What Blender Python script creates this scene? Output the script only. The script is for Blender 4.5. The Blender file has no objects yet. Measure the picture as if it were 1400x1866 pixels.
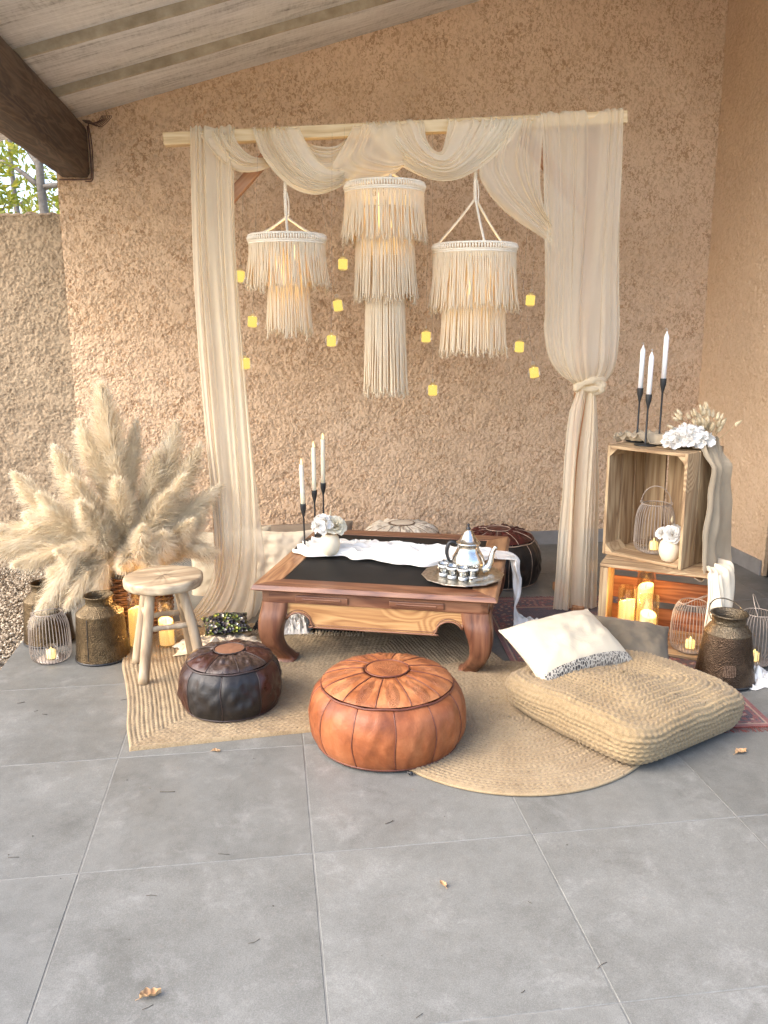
import bpy, math, random
import numpy as np
from mathutils import Vector, Matrix

S = bpy.context.scene
COL = S.collection
PI = math.pi
rng = np.random.default_rng(11)
random.seed(11)

# ------------------------------------------------------------------ camera
cam_d = bpy.data.cameras.new('camera')
cam_d.sensor_fit = 'HORIZONTAL'
cam_d.sensor_width = 36.0
cam_d.lens = 40.035
cam_d.clip_start = 0.05
cam_d.clip_end = 500
cam = bpy.data.objects.new('camera', cam_d)
COL.objects.link(cam)
cam.matrix_world = Matrix(((0.9910, 0.0342, -0.1295, 0.5237),
                           (-0.1339, 0.2147, -0.9675, -2.0238),
                           (-0.0053, 0.9761, 0.2174, 1.3768),
                           (0, 0, 0, 1)))
S.camera = cam

# ------------------------------------------------------------------ daylight
SUN_EL, SUN_AZ = math.radians(42), math.radians(-105)   # azimuth of the sun seen from above, from +Y clockwise
w = bpy.data.worlds.new('World')
S.world = w
w.use_nodes = True
wn = w.node_tree
wn.nodes.clear()
sky = wn.nodes.new('ShaderNodeTexSky')
sky.sky_type = 'NISHITA'
sky.sun_disc = False
sky.sun_elevation = SUN_EL
sky.sun_rotation = SUN_AZ
sky.dust_density = 3.0
sky.air_density = 0.9
sky.ozone_density = 0.9
bgn = wn.nodes.new('ShaderNodeBackground')
bgn.inputs['Strength'].default_value = 0.15
wo = wn.nodes.new('ShaderNodeOutputWorld')
wn.links.new(sky.outputs[0], bgn.inputs[0])
wn.links.new(bgn.outputs[0], wo.inputs[0])

sun_d = bpy.data.lights.new('sun', 'SUN')
sun_d.energy = 0.5
sun_d.angle = math.radians(65)
sun_d.color = (1.0, 0.94, 0.86)
sun = bpy.data.objects.new('sun', sun_d)
COL.objects.link(sun)
sd = Vector((math.sin(SUN_AZ) * math.cos(SUN_EL), math.cos(SUN_AZ) * math.cos(SUN_EL), math.sin(SUN_EL)))
sun.rotation_euler = sd.to_track_quat('Z', 'Y').to_euler()

S.view_settings.view_transform = 'Standard'
S.view_settings.look = 'None'
S.view_settings.exposure = 2.28
S.view_settings.gamma = 1.0
S.view_settings.use_curve_mapping = False
S.render.engine = 'CYCLES'
S.cycles.use_denoising = True
S.cycles.denoiser = 'OPENIMAGEDENOISE'
S.cycles.denoising_input_passes = 'RGB_ALBEDO_NORMAL'
S.cycles.denoising_prefilter = 'NONE'
S.cycles.max_bounces = 10
S.cycles.diffuse_bounces = 6
S.cycles.transmission_bounces = 8
S.cycles.transparent_max_bounces = 24
S.cycles.sample_clamp_indirect = 6.0
S.cycles.caustics_reflective = False
S.cycles.caustics_refractive = False

# ------------------------------------------------------------------ helpers: objects
def tag(o, label=None, cat=None, group=None, kind=None):
    if label: o['label'] = label
    if cat: o['category'] = cat
    if group: o['group'] = group
    if kind: o['kind'] = kind
    return o

def thing(name, label, cat, loc=(0, 0, 0), rotz=0.0, group=None):
    o = bpy.data.objects.new(name, None)
    o.empty_display_size = 0.05
    COL.objects.link(o)
    o.location = loc
    o.rotation_euler = (0, 0, rotz)
    return tag(o, label, cat, group)

def mesh(name, V, F, smooth=True, uv=None):
    V = np.asarray(V, dtype=np.float32)
    me = bpy.data.meshes.new(name)
    if isinstance(F, np.ndarray):
        F = [F]
    if len(F) and isinstance(F[0], np.ndarray):
        tot = np.concatenate([np.full(len(f), f.shape[1]) for f in F])
        idx = np.concatenate([f.ravel() for f in F]).astype(np.int32)
    else:
        tot = np.array([len(f) for f in F])
        idx = np.array([i for f in F for i in f], dtype=np.int32)
    st = np.concatenate([[0], np.cumsum(tot)[:-1]]).astype(np.int32)
    me.vertices.add(len(V)); me.vertices.foreach_set('co', V.ravel())
    me.loops.add(len(idx)); me.loops.foreach_set('vertex_index', idx)
    me.polygons.add(len(tot)); me.polygons.foreach_set('loop_start', st)
    me.update(calc_edges=True)
    if uv is not None:
        l = me.uv_layers.new(name='UVMap')
        l.data.foreach_set('uv', np.asarray(uv, dtype=np.float32)[idx].ravel())
    me.polygons.foreach_set('use_smooth', np.full(len(tot), bool(smooth)))
    me.validate()
    return me

def link(name, me, m, parent=None, loc=None, rot=None):
    o = bpy.data.objects.new(name, me)
    COL.objects.link(o)
    if m is not None and not me.materials:
        me.materials.append(m)
    if parent is not None: o.parent = parent
    if loc is not None: o.location = loc
    if rot is not None: o.rotation_euler = rot
    return o

class MB:
    """collects pieces of one mesh"""
    def __init__(s): s.V = []; s.F = {}; s.n = 0; s.U = []
    def add(s, V, F, uv=None):
        V = np.asarray(V, dtype=float)
        for f in (F if isinstance(F, list) else [F]):
            f = np.asarray(f)
            s.F.setdefault(f.shape[1], []).append(f + s.n)
        s.V.append(V); s.n += len(V)
        s.U.append(np.zeros((len(V), 2)) if uv is None else uv)
        return s
    def box(s, c, d, M=None):
        x, y, z = np.array(d) / 2.0
        V = np.array([[-x, -y, -z], [x, -y, -z], [x, y, -z], [-x, y, -z], [-x, -y, z], [x, -y, z], [x, y, z], [-x, y, z]])
        if M is not None: V = V @ np.array(M)[:3, :3].T
        F = np.array([[0, 3, 2, 1], [4, 5, 6, 7], [0, 1, 5, 4], [1, 2, 6, 5], [2, 3, 7, 6], [3, 0, 4, 7]])
        return s.add(V + np.array(c), F)
    def tube(s, P, r, k=8, caps=True, closed=False):
        P = np.asarray(P, dtype=float); n = len(P)
        r = np.broadcast_to(np.asarray(r, dtype=float), (n,))
        T = np.gradient(P, axis=0) if not closed else (np.roll(P, -1, 0) - np.roll(P, 1, 0))
        T /= np.linalg.norm(T, axis=1)[:, None] + 1e-12
        up = np.array([0, 0, 1.0]) if abs(T[0, 2]) < 0.9 else np.array([1.0, 0, 0])
        N = np.zeros_like(P); nn = up - T[0] * (up @ T[0]); nn /= np.linalg.norm(nn)
        for i in range(n):
            nn = nn - T[i] * (nn @ T[i]); nn /= np.linalg.norm(nn) + 1e-12; N[i] = nn
        Bv = np.cross(T, N)
        a = np.arange(k) * 2 * PI / k
        V = P[:, None] + r[:, None, None] * (np.cos(a)[None, :, None] * N[:, None] + np.sin(a)[None, :, None] * Bv[:, None])
        V = V.reshape(-1, 3)
        m = n if closed else n - 1
        i = np.arange(m)[:, None]; j = np.arange(k)[None]
        i2 = (i + 1) % n; j2 = (j + 1) % k
        F = np.stack(np.broadcast_arrays(i * k + j, i * k + j2, i2 * k + j2, i2 * k + j), -1).reshape(-1, 4)
        L = [F]
        if caps and not closed and k > 2:
            L += [np.arange(k)[::-1][None], ((n - 1) * k + np.arange(k))[None]]
        return s.add(V, L)
    def lathe(s, prof, k=32, capb=False, capt=False, M=None, arc=None):
        prof = np.asarray(prof, dtype=float); n = len(prof)
        a = np.arange(k) * 2 * PI / k
        V = np.stack([prof[:, 0, None] * np.cos(a), prof[:, 0, None] * np.sin(a), np.repeat(prof[:, 1, None], k, 1)], -1).reshape(-1, 3)
        if M is not None: V = V @ np.array(M)[:3, :3].T + np.array(M)[:3, 3]
        i = np.arange(n - 1)[:, None]; j = np.arange(k)[None]; j2 = (j + 1) % k
        F = np.stack(np.broadcast_arrays(i * k + j, i * k + j2, (i + 1) * k + j2, (i + 1) * k + j), -1).reshape(-1, 4)
        L = [F]
        if capb: L.append(np.arange(k)[::-1][None])
        if capt: L.append(((n - 1) * k + np.arange(k))[None])
        return s.add(V, L)
    def grid(s, P, uv=None, wrapu=False):
        P = np.asarray(P); nu, nv = P.shape[:2]
        m = nu if wrapu else nu - 1
        i = np.arange(m)[:, None]; j = np.arange(nv - 1)[None]; i2 = (i + 1) % nu
        F = np.stack(np.broadcast_arrays(i * nv + j, i2 * nv + j, i2 * nv + j + 1, i * nv + j + 1), -1).reshape(-1, 4)
        return s.add(P.reshape(-1, 3), F, None if uv is None else np.asarray(uv).reshape(-1, 2))
    def prism(s, pts, d, M=None):
        """polygon pts (n,3) pushed along vector d"""
        P = np.asarray(pts, dtype=float); n = len(P)
        V = np.concatenate([P, P + np.array(d)])
        i = np.arange(n); j = (i + 1) % n
        return s.add(V, [np.stack([i, j, j + n, i + n], 1), np.arange(n)[::-1][None], (np.arange(n) + n)[None]])
    def mesh(s, name, smooth=True, uv=False):
        F = [np.concatenate(v) for v in s.F.values()]
        return mesh(name, np.concatenate(s.V), F, smooth, np.concatenate(s.U) if uv else None)
    def obj(s, name, m, parent=None, smooth=True, loc=None, rot=None, bevel=0, uv=False, angle=None):
        o = link(name, s.mesh(name, smooth, uv), m, parent, loc, rot)
        if bevel:
            b = o.modifiers.new('bevel', 'BEVEL'); b.width = bevel; b.segments = 2; b.limit_method = 'ANGLE'; b.angle_limit = 0.6
        if angle is not None:
            try: o.data.set_sharp_from_angle(angle=angle)
            except Exception: pass
        return o

def dup(root, loc, rotz=None, label=None, group=None):
    r = root.copy(); COL.objects.link(r); r.location = loc
    if rotz is not None: r.rotation_euler = (0, 0, rotz)
    if label: r['label'] = label
    if group: r['group'] = group
    for ch in list(root.children):
        c = ch.copy(); COL.objects.link(c); c.parent = r
        for g in list(ch.children):
            d = g.copy(); COL.objects.link(d); d.parent = c
    return r

def cr(P, n):
    """Catmull-Rom resample of a polyline to n points, even in arc length"""
    P = np.asarray(P, dtype=float)
    if len(P) == 2:
        t = np.linspace(0, 1, n)[:, None]; return P[0] * (1 - t) + P[1] * t
    Q = np.concatenate([[2 * P[0] - P[1]], P, [2 * P[-1] - P[-2]]])
    out = []
    for i in range(len(P) - 1):
        a, b, c, d = Q[i:i + 4]; t = np.linspace(0, 1, 24, endpoint=False)[:, None]
        out.append(0.5 * ((2 * b) + (c - a) * t + (2 * a - 5 * b + 4 * c - d) * t**2 + (3 * b - a - 3 * c + d) * t**3))
    out.append(P[-1:]); D = np.concatenate(out)
    L = np.concatenate([[0], np.cumsum(np.linalg.norm(np.diff(D, axis=0), axis=1))])
    t = np.linspace(0, L[-1], n)
    return np.stack([np.interp(t, L, D[:, k]) for k in range(D.shape[1])], 1)

def fields(shape, wl, seed, aniso=(1, 1)):
    """band-limited noise field, wavelength wl in cells"""
    r = np.random.default_rng(seed)
    f = np.fft.rfft2(r.standard_normal(shape))
    ky = np.fft.fftfreq(shape[0])[:, None] * aniso[0]; kx = np.fft.rfftfreq(shape[1])[None] * aniso[1]
    k = np.hypot(kx, ky); k0 = 1.0 / wl
    f *= np.exp(-((k - k0) / (0.45 * k0))**2)
    g = np.fft.irfft2(f, s=shape)
    return g / g.std()

def sstep(a, b, x):
    t = np.clip((x - a) / (b - a), 0, 1); return t * t * (3 - 2 * t)

def wob(x, seed, n=4, f0=1.0):
    """smooth 1-D/2-D wobble from a few random sines; x any array"""
    r = np.random.default_rng(seed); y = 0
    for i in range(n):
        y = y + np.sin(x * f0 * (i + 1) * r.uniform(.7, 1.3) + r.uniform(0, 6.28)) / (i + 1)**.8
    return y / 1.6

# ------------------------------------------------------------------ helpers: materials
class NT:
    def __init__(s, name):
        s.m = bpy.data.materials.new(name); s.m.use_nodes = True
        s.t = s.m.node_tree; s.t.nodes.clear()
        s.out = s.t.nodes.new('ShaderNodeOutputMaterial')
    def __call__(s, typ, inp=None, **attr):
        n = s.t.nodes.new('ShaderNode' + typ)
        for k, v in attr.items(): setattr(n, k, v)
        for k, v in (inp or {}).items(): s.set(n, k, v)
        return n
    def set(s, n, k, v):
        if isinstance(v, bpy.types.NodeSocket): s.t.links.new(v, n.inputs[k])
        elif isinstance(v, bpy.types.Node): s.t.links.new(v.outputs[0], n.inputs[k])
        else:
            if isinstance(v, tuple) and len(v) == 3 and n.inputs[k].type == 'RGBA': v = (*v, 1)
            n.inputs[k].default_value = v
    def coord(s, kind='Object', scale=None, rnd=0.0):
        o = s('TexCoord').outputs[kind]
        if rnd:
            i = s('ObjectInfo').outputs['Random']
            c = s('CombineXYZ', {0: s.math('MULTIPLY', i, rnd), 1: s.math('MULTIPLY', i, rnd * 1.7), 2: s.math('MULTIPLY', i, rnd * 2.3)})
            o = s('VectorMath', {0: o, 1: c}, operation='ADD').outputs[0]
        if scale is not None: o = s('Mapping', {'Vector': o, 'Scale': scale}).outputs[0]
        return o
    def math(s, op, a, b=0.0, c=None):
        d = {0: a, 1: b}
        if c is not None: d[2] = c
        return s('Math', d, operation=op).outputs[0]
    def noise(s, vec, scale, detail=4, rough=.55, dist=0.0):
        return s('TexNoise', {'Vector': vec, 'Scale': scale, 'Detail': detail, 'Roughness': rough, 'Distortion': dist}).outputs[0]
    def ramp(s, f, stops, interp='LINEAR'):
        n = s('ValToRGB', {0: f}); e = n.color_ramp.elements; n.color_ramp.interpolation = interp
        while len(e) < len(stops): e.new(0.5)
        for el, (p, c) in zip(e, stops):
            el.position = p; el.color = (*c, 1) if isinstance(c, (tuple, list)) else (c, c, c, 1)
        return n.outputs[0]
    def mix(s, f, a, b, mode='MIX'):
        return s('Mix', {0: f, 6: a, 7: b}, data_type='RGBA', blend_type=mode).outputs[2]
    def bump(s, h, strength=.3, dist=.01, normal=None):
        d = {'Height': h, 'Strength': strength, 'Distance': dist}
        if normal is not None: d['Normal'] = normal
        return s('Bump', d).outputs[0]
    def bsdf(s, **k):
        d = {kk.replace('_', ' '): v for kk, v in k.items()}
        n = s('BsdfPrincipled', d)
        s.t.links.new(n.outputs[0], s.out.inputs[0])
        return n

def mottle(name, c1, c2, rough=.6, scale=8, bs=.15, bd=.004, bscale=60, metallic=0.0, kind='Object', rnd=0.0, **kw):
    t = NT(name); v = t.coord(kind, rnd=rnd)
    col = t.ramp(t.noise(v, scale, 5, .6), [(.3, c1), (.7, c2)])
    t.bsdf(Base_Color=col, Roughness=rough, Metallic=metallic, Normal=t.bump(t.noise(v, bscale, 4), bs, bd), **kw)
    return t.m

def wood(name, stops, axis=0, scale=5.0, rough=.5, grain=.2, knots=False, rnd=3.0, **kw):
    """long-grained timber along an axis of the object"""
    t = NT(name)
    sc = [1.0, 1.0, 1.0]; sc[axis] = .13
    v = t.coord('Object', tuple(sc), rnd)
    n1 = t.noise(v, scale * 1.6, 3, .5, .4)
    if knots:
        vv = t.coord('Object', tuple(.45 if i == axis else 1.0 for i in range(3)), rnd)
        d = t('TexVoronoi', {'Vector': vv, 'Scale': 4.2}).outputs[0]
        k = t.ramp(d, [(.0, 1.0), (.3, 0.0)])
        n1 = t.math('ADD', n1, t.math('MULTIPLY', k, 1.1))
    ring = t.math('FRACT', t.math('MULTIPLY', n1, 7.0))
    tri = t.math('ABSOLUTE', t.math('SUBTRACT', t.math('MULTIPLY', ring, 2.0), 1.0))
    fine = t.noise(t.coord('Object', tuple(.04 if i == axis else 1.0 for i in range(3)), rnd), 160, 3, .6)
    big = t.noise(v, scale * .5, 3)
    f = t.math('ADD', t.math('MULTIPLY', tri, .45), t.math('ADD', t.math('MULTIPLY', fine, .4), t.math('MULTIPLY', big, .35)))
    col = t.ramp(f, stops)
    r = t.ramp(t.noise(v, 12, 3), [(.3, rough - .1), (.7, min(1.0, rough + .12))])
    t.bsdf(Base_Color=col, Roughness=r, Normal=t.bump(f, grain, .003), **kw)
    return t.m

def cloth(name, c1, c2, weave=900, transl=.0, bs=.25, rough=.9, wr=9):
    t = NT(name); v = t.coord('Object')
    col = t.ramp(t.noise(v, 5, 4), [(.3, c1), (.7, c2)])
    w1 = t('TexNoise', {'Vector': t.coord('Object', (1, 1, .08)), 'Scale': weave, 'Detail': 2}).outputs[0]
    w2 = t('TexNoise', {'Vector': t.coord('Object', (.08, 1, 1)), 'Scale': weave, 'Detail': 2}).outputs[0]
    h = t.math('ADD', t.math('MULTIPLY', t.noise(v, wr, 5, .6, .6), 2.0), t.math('ADD', t.math('MULTIPLY', w1, .12), t.math('MULTIPLY', w2, .12)))
    nrm = t.bump(h, bs, .012)
    d = t('BsdfPrincipled', {'Base Color': col, 'Roughness': rough, 'Normal': nrm, 'Sheen Weight': .08, 'Sheen Roughness': .5, 'Specular IOR Level': .15})
    if transl:
        tr = t('BsdfTranslucent', {'Color': col, 'Normal': nrm})
        mx = t('MixShader', {0: transl, 1: d, 2: tr})
        t.t.links.new(mx.outputs[0], t.out.inputs[0])
    else:
        t.t.links.new(d.outputs[0], t.out.inputs[0])
    return t.m

# ================================================================== STRUCTURE
WX, WY = 3.183, 3.02            # right wall, back wall
def slope(x): return 2.551 + .298 * x

# ---- materials of the place
t = NT('concrete tile'); v = t.coord('Object', rnd=7.0)
a = t.noise(v, 3.2, 6, .62); b_ = t.noise(v, 22, 6, .7); c = t.noise(v, 160, 3, .6)
f = t.math('ADD', t.math('MULTIPLY', a, .5), t.math('ADD', t.math('MULTIPLY', b_, .38), t.math('MULTIPLY', c, .16)))
col = t.ramp(f, [(.33, (.096, .095, .083)), (.49, (.140, .139, .124)), (.62, (.172, .171, .154)), (.75, (.222, .220, .202))])
sc = t.ramp(t.noise(v, 7, 8, .78, .3), [(.53, 0.0), (.70, .42)])
col = t.mix(sc, col, (.31, .305, .283))
dk = t.ramp(t.noise(v, 5.0, 7, .75, .5), [(.26, .5), (.4, 0.0)])
col = t.mix(dk, col, (.06, .056, .049))
rnd = t('ObjectInfo').outputs['Random']
gr_ = t.noise(t.coord('Object', None, 7.0), 420, 2, .6)
col = t.mix(t.ramp(gr_, [(.36, .38), (.5, 0.0)]), col, (.085, .083, .076))
col = t.mix(t.ramp(gr_, [(.56, 0.0), (.68, .22)]), col, (.33, .325, .305))
hs = t('HueSaturation', {'Saturation': 1.0, 'Value': t.math('ADD', .90, t.math('MULTIPLY', rnd, .18)), 'Color': col})
t.bsdf(Base_Color=hs.outputs[0], Roughness=t.ramp(t.noise(v, 4.5, 5, .6), [(.3, .36), (.7, .62)]), Specular_IOR_Level=.42,
       Normal=t.bump(t.math('ADD', b_, t.math('MULTIPLY', c, .6)), .22, .0022))
M_tile = t.m
M_grout = mottle('grout', (.13, .125, .11), (.21, .205, .185), .9, 14, .3, .002, 300)

def plaster(name, c1, c2, c3, fine=.35, pit_shade=(.35, .185, .08), amt=.70):
    t = NT(name); v = t.coord('Object')
    col = t.ramp(t.noise(v, 1.3, 5, .6), [(.3, c1), (.52, c2), (.75, c3)])
    col = t.mix(t.ramp(t.noise(v, 26, 4, .65), [(.35, .0), (.75, .35)]), col, c1)
    # clustered dark specks put the shade of the render's pits into the colour
    sp = t.ramp(t.noise(t.coord('Object', (1.15, 1.15, .85)), 60, 4, .62, .9), [(.50, 0.0), (.57, 1.0)])
    cl = t.ramp(t.noise(v, 6.5, 4, .65), [(.32, .25), (.62, 1.0)])
    col = t.mix(t.math('MULTIPLY', t.math('MULTIPLY', sp, cl), amt), col, pit_shade)
    h = t.math('ADD', t.noise(v, 190, 4, .65), t.math('MULTIPLY', t.noise(v, 75, 3, .6), .8))
    t.bsdf(Base_Color=col, Roughness=.93, Specular_IOR_Level=.2, Normal=t.bump(h, fine, .004))
    return t.m
M_plaster = plaster('ochre render', (.66, .465, .29), (.745, .535, .35), (.78, .58, .39), .4)
M_plaster2 = plaster('smooth ochre render', (.67, .475, .30), (.72, .525, .345), (.75, .56, .38), .55, amt=.30)
M_gwall = plaster('weathered render', (.36, .265, .17), (.46, .345, .225), (.53, .41, .27), .5, (.17, .115, .065))

t = NT('whitewashed board'); 
v = t.coord('Object', (.09, 1, 1), 5.0); v1 = t.coord('Object', (.35, 1, 1), 5.0)
g = t.noise(v, 46, 6, .72, .5); g2 = t.noise(v, 210, 3, .65); bl = t.noise(v1, 5.0, 6, .68, .2)
cross = t.noise(t.coord('Object', (1, .12, 1), 5.0), 70, 4, .7)
f = t.math('ADD', t.math('ADD', t.math('MULTIPLY', g, .42), t.math('MULTIPLY', bl, .42)), t.math('ADD', t.math('MULTIPLY', g2, .13), t.math('MULTIPLY', cross, .17)))
col = t.ramp(f, [(.40, (.10, .094, .084)), (.47, (.36, .353, .335)), (.545, (.62, .615, .595)), (.68, (.78, .775, .76))])
pit = t.ramp(t.noise(t.coord('Object', (.5, 1, 1), 5.0), 60, 3, .8), [(.67, 0.0), (.72, .8)])
col = t.mix(pit, col, (.07, .055, .04))
t.bsdf(Base_Color=col, Roughness=.78, Specular_IOR_Level=.3, Normal=t.bump(f, .5, .006))
M_board = t.m
M_beam = wood('dark timber', [(.2, (.030, .018, .011)), (.5, (.060, .036, .021)), (.8, (.11, .070, .042))], 1, 9, .75, .6)
M_skirt = mottle('grey skirting', (.20, .19, .175), (.29, .275, .255), .5, 9, .15, .002, 120, rnd=4.0)

# ---- floor: bedding sheet with every tile a piece of its own
fl = MB().box((1.2945, 0.01, -.0305), (3.777, 6.02, .0585)).obj('floor', M_grout, smooth=False)
tag(fl, kind='structure')
TS = .5970
def tile_mesh(sx, sy):
    b = MB(); ch = .0016; z = .0095
    x, y = sx / 2, sy / 2
    V = [[-x, -y, -z], [x, -y, -z], [x, y, -z], [-x, y, -z], [-x, -y, -ch], [x, -y, -ch], [x, y, -ch], [-x, y, -ch],
         [-x + ch, -y + ch, 0], [x - ch, -y + ch, 0], [x - ch, y - ch, 0], [-x + ch, y - ch, 0]]
    F = [[0, 3, 2, 1], [8, 9, 10, 11]]
    for i in range(4):
        j = (i + 1) % 4; F += [[i, j, j + 4, i + 4], [i + 4, j + 4, j + 8, i + 8]]
    return MB().add(V, np.array(F)).mesh('floor_tile', False)
tm = tile_mesh(TS, TS); tm2 = tile_mesh(.181, TS)
for i in range(-1, 6):
    for j in range(-5, 5):
        o = link('floor_tile', tm2 if i == 5 else tm, M_tile, fl)
        xc = .6 * i + .3 if i < 5 else 3.0 + .0925
        o.location = (xc, .6 * j + .3, random.uniform(-.0005, .0005))
        if i < 5: o.rotation_euler = (random.uniform(-.0008, .0008), random.uniform(-.0008, .0008), random.choice([0, 1, 2, 3]) * PI / 2 + random.uniform(-.0006, .0006))

M_bounce = mottle('pale bounce surface', (.46, .45, .42), (.56, .55, .52), .8, 6, .2, .003, 60)  # unseen pale slab added behind the camera to bounce light under the roof
tag(MB().box((1.2, -6.05, -.02), (9.0, 6.0, .05)).obj('bounce_slab', M_bounce, smooth=False), kind='structure')

# ---- textured walls: real relief, flattened plateaux with pitted channels between
def relief(nu, nv, cell, seed, depth, thr=-.40, wl=.0102, low=.55, width=.34):
    n = fields((nu, nv), wl / cell, seed, (1.1, .9)) * .85 + fields((nu, nv), .024 / cell, seed + 7, (1.15, .9)) * .45 + np.random.default_rng(seed + 9).normal(0, .26, (nu, nv))
    l = fields((nu, nv), .16 / cell, seed + 1, (1.2, .8)) * low + fields((nu, nv), .055 / cell, seed + 3) * .35
    h = n + l
    d = -depth * (1 - sstep(thr - width, thr + .12, h))
    d *= .75 + .25 * np.clip(fields((nu, nv), .05 / cell, seed + 5), -1, 1)
    d += fields((nu, nv), .03 / cell, seed + 2) * .0004
    return d

def wall_sheet(name, x0, x1, z0, z1, y, cell, seed, depth, m, topf=None, fade=None, **kw):
    nu, nv = int((x1 - x0) / cell) + 1, int((z1 - z0) / cell) + 1
    X, Z = np.meshgrid(np.linspace(x0, x1, nu), np.linspace(z0, z1, nv), indexing='ij')
    D = relief(nu, nv, cell, seed, depth, **kw)
    if topf is not None: Z = np.minimum(Z, topf(X))
    if fade is not None: D = D * fade(X, Z)
    V = np.stack([X, y - D - 0.0 * X, Z], -1)
    return V, nu, nv

V, nu, nv = wall_sheet('w', -.56, WX + .02, -.005, 3.62, WY, .0045, 21, .0078, None, topf=lambda X: slope(X) + .08)
mb = MB().grid(V)
F_ = mb.F[4][0]; zf = (V.reshape(-1, 3)[F_][:, :, 2]); top_ = slope(V.reshape(-1, 3)[F_][:, :, 0]) + .0795; mb.F[4][0] = F_[(zf < top_).any(1)]
mb.box((1.46, WY + .14, 1.25), (4.04, .24, 2.51))                   # body of the wall behind the coat
bw = mb.obj('rendered_wall', M_plaster)
tag(bw, 'wide ochre back wall with coarse pitted render behind the draped arch', 'wall')
nu, nv = int(.86 / .006), int(3.6 / .006)
Y, Z = np.meshgrid(np.linspace(WY + .02, WY - .855, nu), np.linspace(0, 3.6, nv), indexing='ij')
D = relief(nu, nv, .006, 55, .0062, thr=-.5, low=.4, wl=.0135)
mb = MB().grid(np.stack([WX + D * -1, Y, Z], -1)[::-1])
mb.box((WX + .13, 2.60, 1.8), (.24, .86, 3.6)).box((WX + .13, .7, 1.8), (.24, .6, 3.6)).box((WX + .13, 1.58, 2.9), (.24, 1.17, 1.4))
rw = mb.obj('rendered_wall', M_plaster2)
tag(rw, 'narrow smoother ochre wall at the right, meeting the pitted wall in the corner', 'wall')
# skirting tiles
sk = MB().box((0, 0, 0), (.596, .009, .088)).mesh('skirting_tile', False)
for k, xe in enumerate([2.706, 2.106, 1.506, .906, .306, -.294]):
    o = link('skirting_tile', sk, M_skirt, bw); o.location = (xe - .3, WY - .0105, .0445)
    if k == 5: o.scale.x = .44; o.location.x = -.425 + .13
o = link('skirting_tile', sk, M_skirt, bw); o.location = (2.942, WY - .0105, .0445); o.scale.x = .786
sk2 = MB().box((0, 0, 0), (.009, .40, .084)).mesh('skirting_tile', False)
for yy in (2.81, 2.38):
    o = link('skirting_tile', sk2, M_skirt, rw); o.location = (WX - .008, yy, .0425)
# glazed door at the end of the right wall
M_black = mottle('black frame', (.012, .012, .013), (.02, .02, .021), .4, 20, .05)
dr = thing('glazed_door', 'dark framed glazed door just entering the picture at the right edge', 'door', (WX + .05, 2.16, 0))
b = MB()
for yy in (-.03, -1.13): b.box((0, yy, 1.1), (.07, .05, 2.2))
b.box((0, -.58, 2.175), (.07, 1.05, .05)).box((0, -.58, .04), (.07, 1.05, .07)).obj('frame', M_black, dr, False, bevel=.003)
t = NT('door glass'); t.bsdf(Base_Color=(.02, .025, .025), Roughness=.03, Specular_IOR_Level=.6); M_dglass = t.m
MB().box((.0, -.58, 1.1), (.012, 1.045, 2.06)).obj('pane', M_dglass, dr, False)

# ---- roof: wide lapped boards running up the slope
roof = thing('board_ceiling', 'sloping porch ceiling of wide whitewashed boards lapped over each other', 'ceiling', (0, 0, 0))
L = 4.75; ang = math.atan(.298)
bm_ = MB()
nx = 24
for sgn in (0,):
    xs = np.linspace(0, L, nx); r = np.random.default_rng(5)
    e0 = r.normal(0, .0015, nx); e1 = r.normal(0, .002, nx)
    P = np.zeros((nx, 6, 3))
    for i in range(nx):
        P[i, 0] = (xs[i], .002, .052); P[i, 1] = (xs[i], -.0 + e1[i] * .5, .044); P[i, 2] = (xs[i], -.30, .022 + e0[i])
        P[i, 3] = (xs[i], -.596 + e1[i], .0 + e0[i]); P[i, 4] = (xs[i], -.604 + e1[i], .005 + e0[i] * .5); P[i, 5] = (xs[i], -.606 + e1[i], .058)
    bm_.grid(P)
pm = bm_.mesh('ceiling_board', False)
M_lip = mottle('bare board edge', (.26, .205, .13), (.44, .37, .26), .85, 14, .4, .003, 60)
pm.materials.append(M_board); pm.materials.append(M_lip)
mi = np.tile(np.array([0, 0, 0, 1, 1], dtype=np.int32), nx - 1); pm.polygons.foreach_set('material_index', mi)
for k in range(4):
    o = link('ceiling_board', pm, M_board, roof)
    x0 = -1.15
    o.location = (x0 + random.uniform(-.01, .01), 3.045 - .6 * k, slope(x0) - .028)
    o.rotation_euler = (0, -ang, 0)
o = MB().box((0, 0, 0), (4.9, 2.7, .05)).obj('roof_deck', M_board, roof, False)
o.location = (1.12, 1.75, slope(1.12) + .075); o.rotation_euler = (0, -ang, 0)

# beam under the eave
nb, kb = 160, 40
Yb = np.linspace(.35, WY - .004, nb)
a = np.linspace(0, 2 * PI, kb, endpoint=False)
def rsq(a, hx, hz, p=16):
    c, s = np.cos(a), np.sin(a)
    rr = (np.abs(c / hx)**p + np.abs(s / hz)**p)**(-1 / p); return c * rr, s * rr
cx, cz = rsq(a + .0, .079, .130)
P = np.zeros((nb, kb, 3))
for i in range(nb):
    P[i, :, 0] = -.464 + cx * (1 + .018 * wob(Yb[i] * 6 + a * 2, 3)); P[i, :, 1] = Yb[i]
    P[i, :, 2] = 2.272 + cz * (1 + .014 * wob(Yb[i] * 8 + a * 3, 4))
mb = MB(); Pc = np.concatenate([P, P[:, :1]], 1); mb.grid(Pc[::-1])
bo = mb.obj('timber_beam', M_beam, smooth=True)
M_beam_lit = wood('bounce-lit timber underside', [(.2, (.10, .065, .036)), (.5, (.19, .13, .078)), (.8, (.28, .205, .13))], 1, 9, .8, .7)  # light bounced from the ground is painted into this paler underside
bo.data.materials.append(M_beam_lit)
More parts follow.
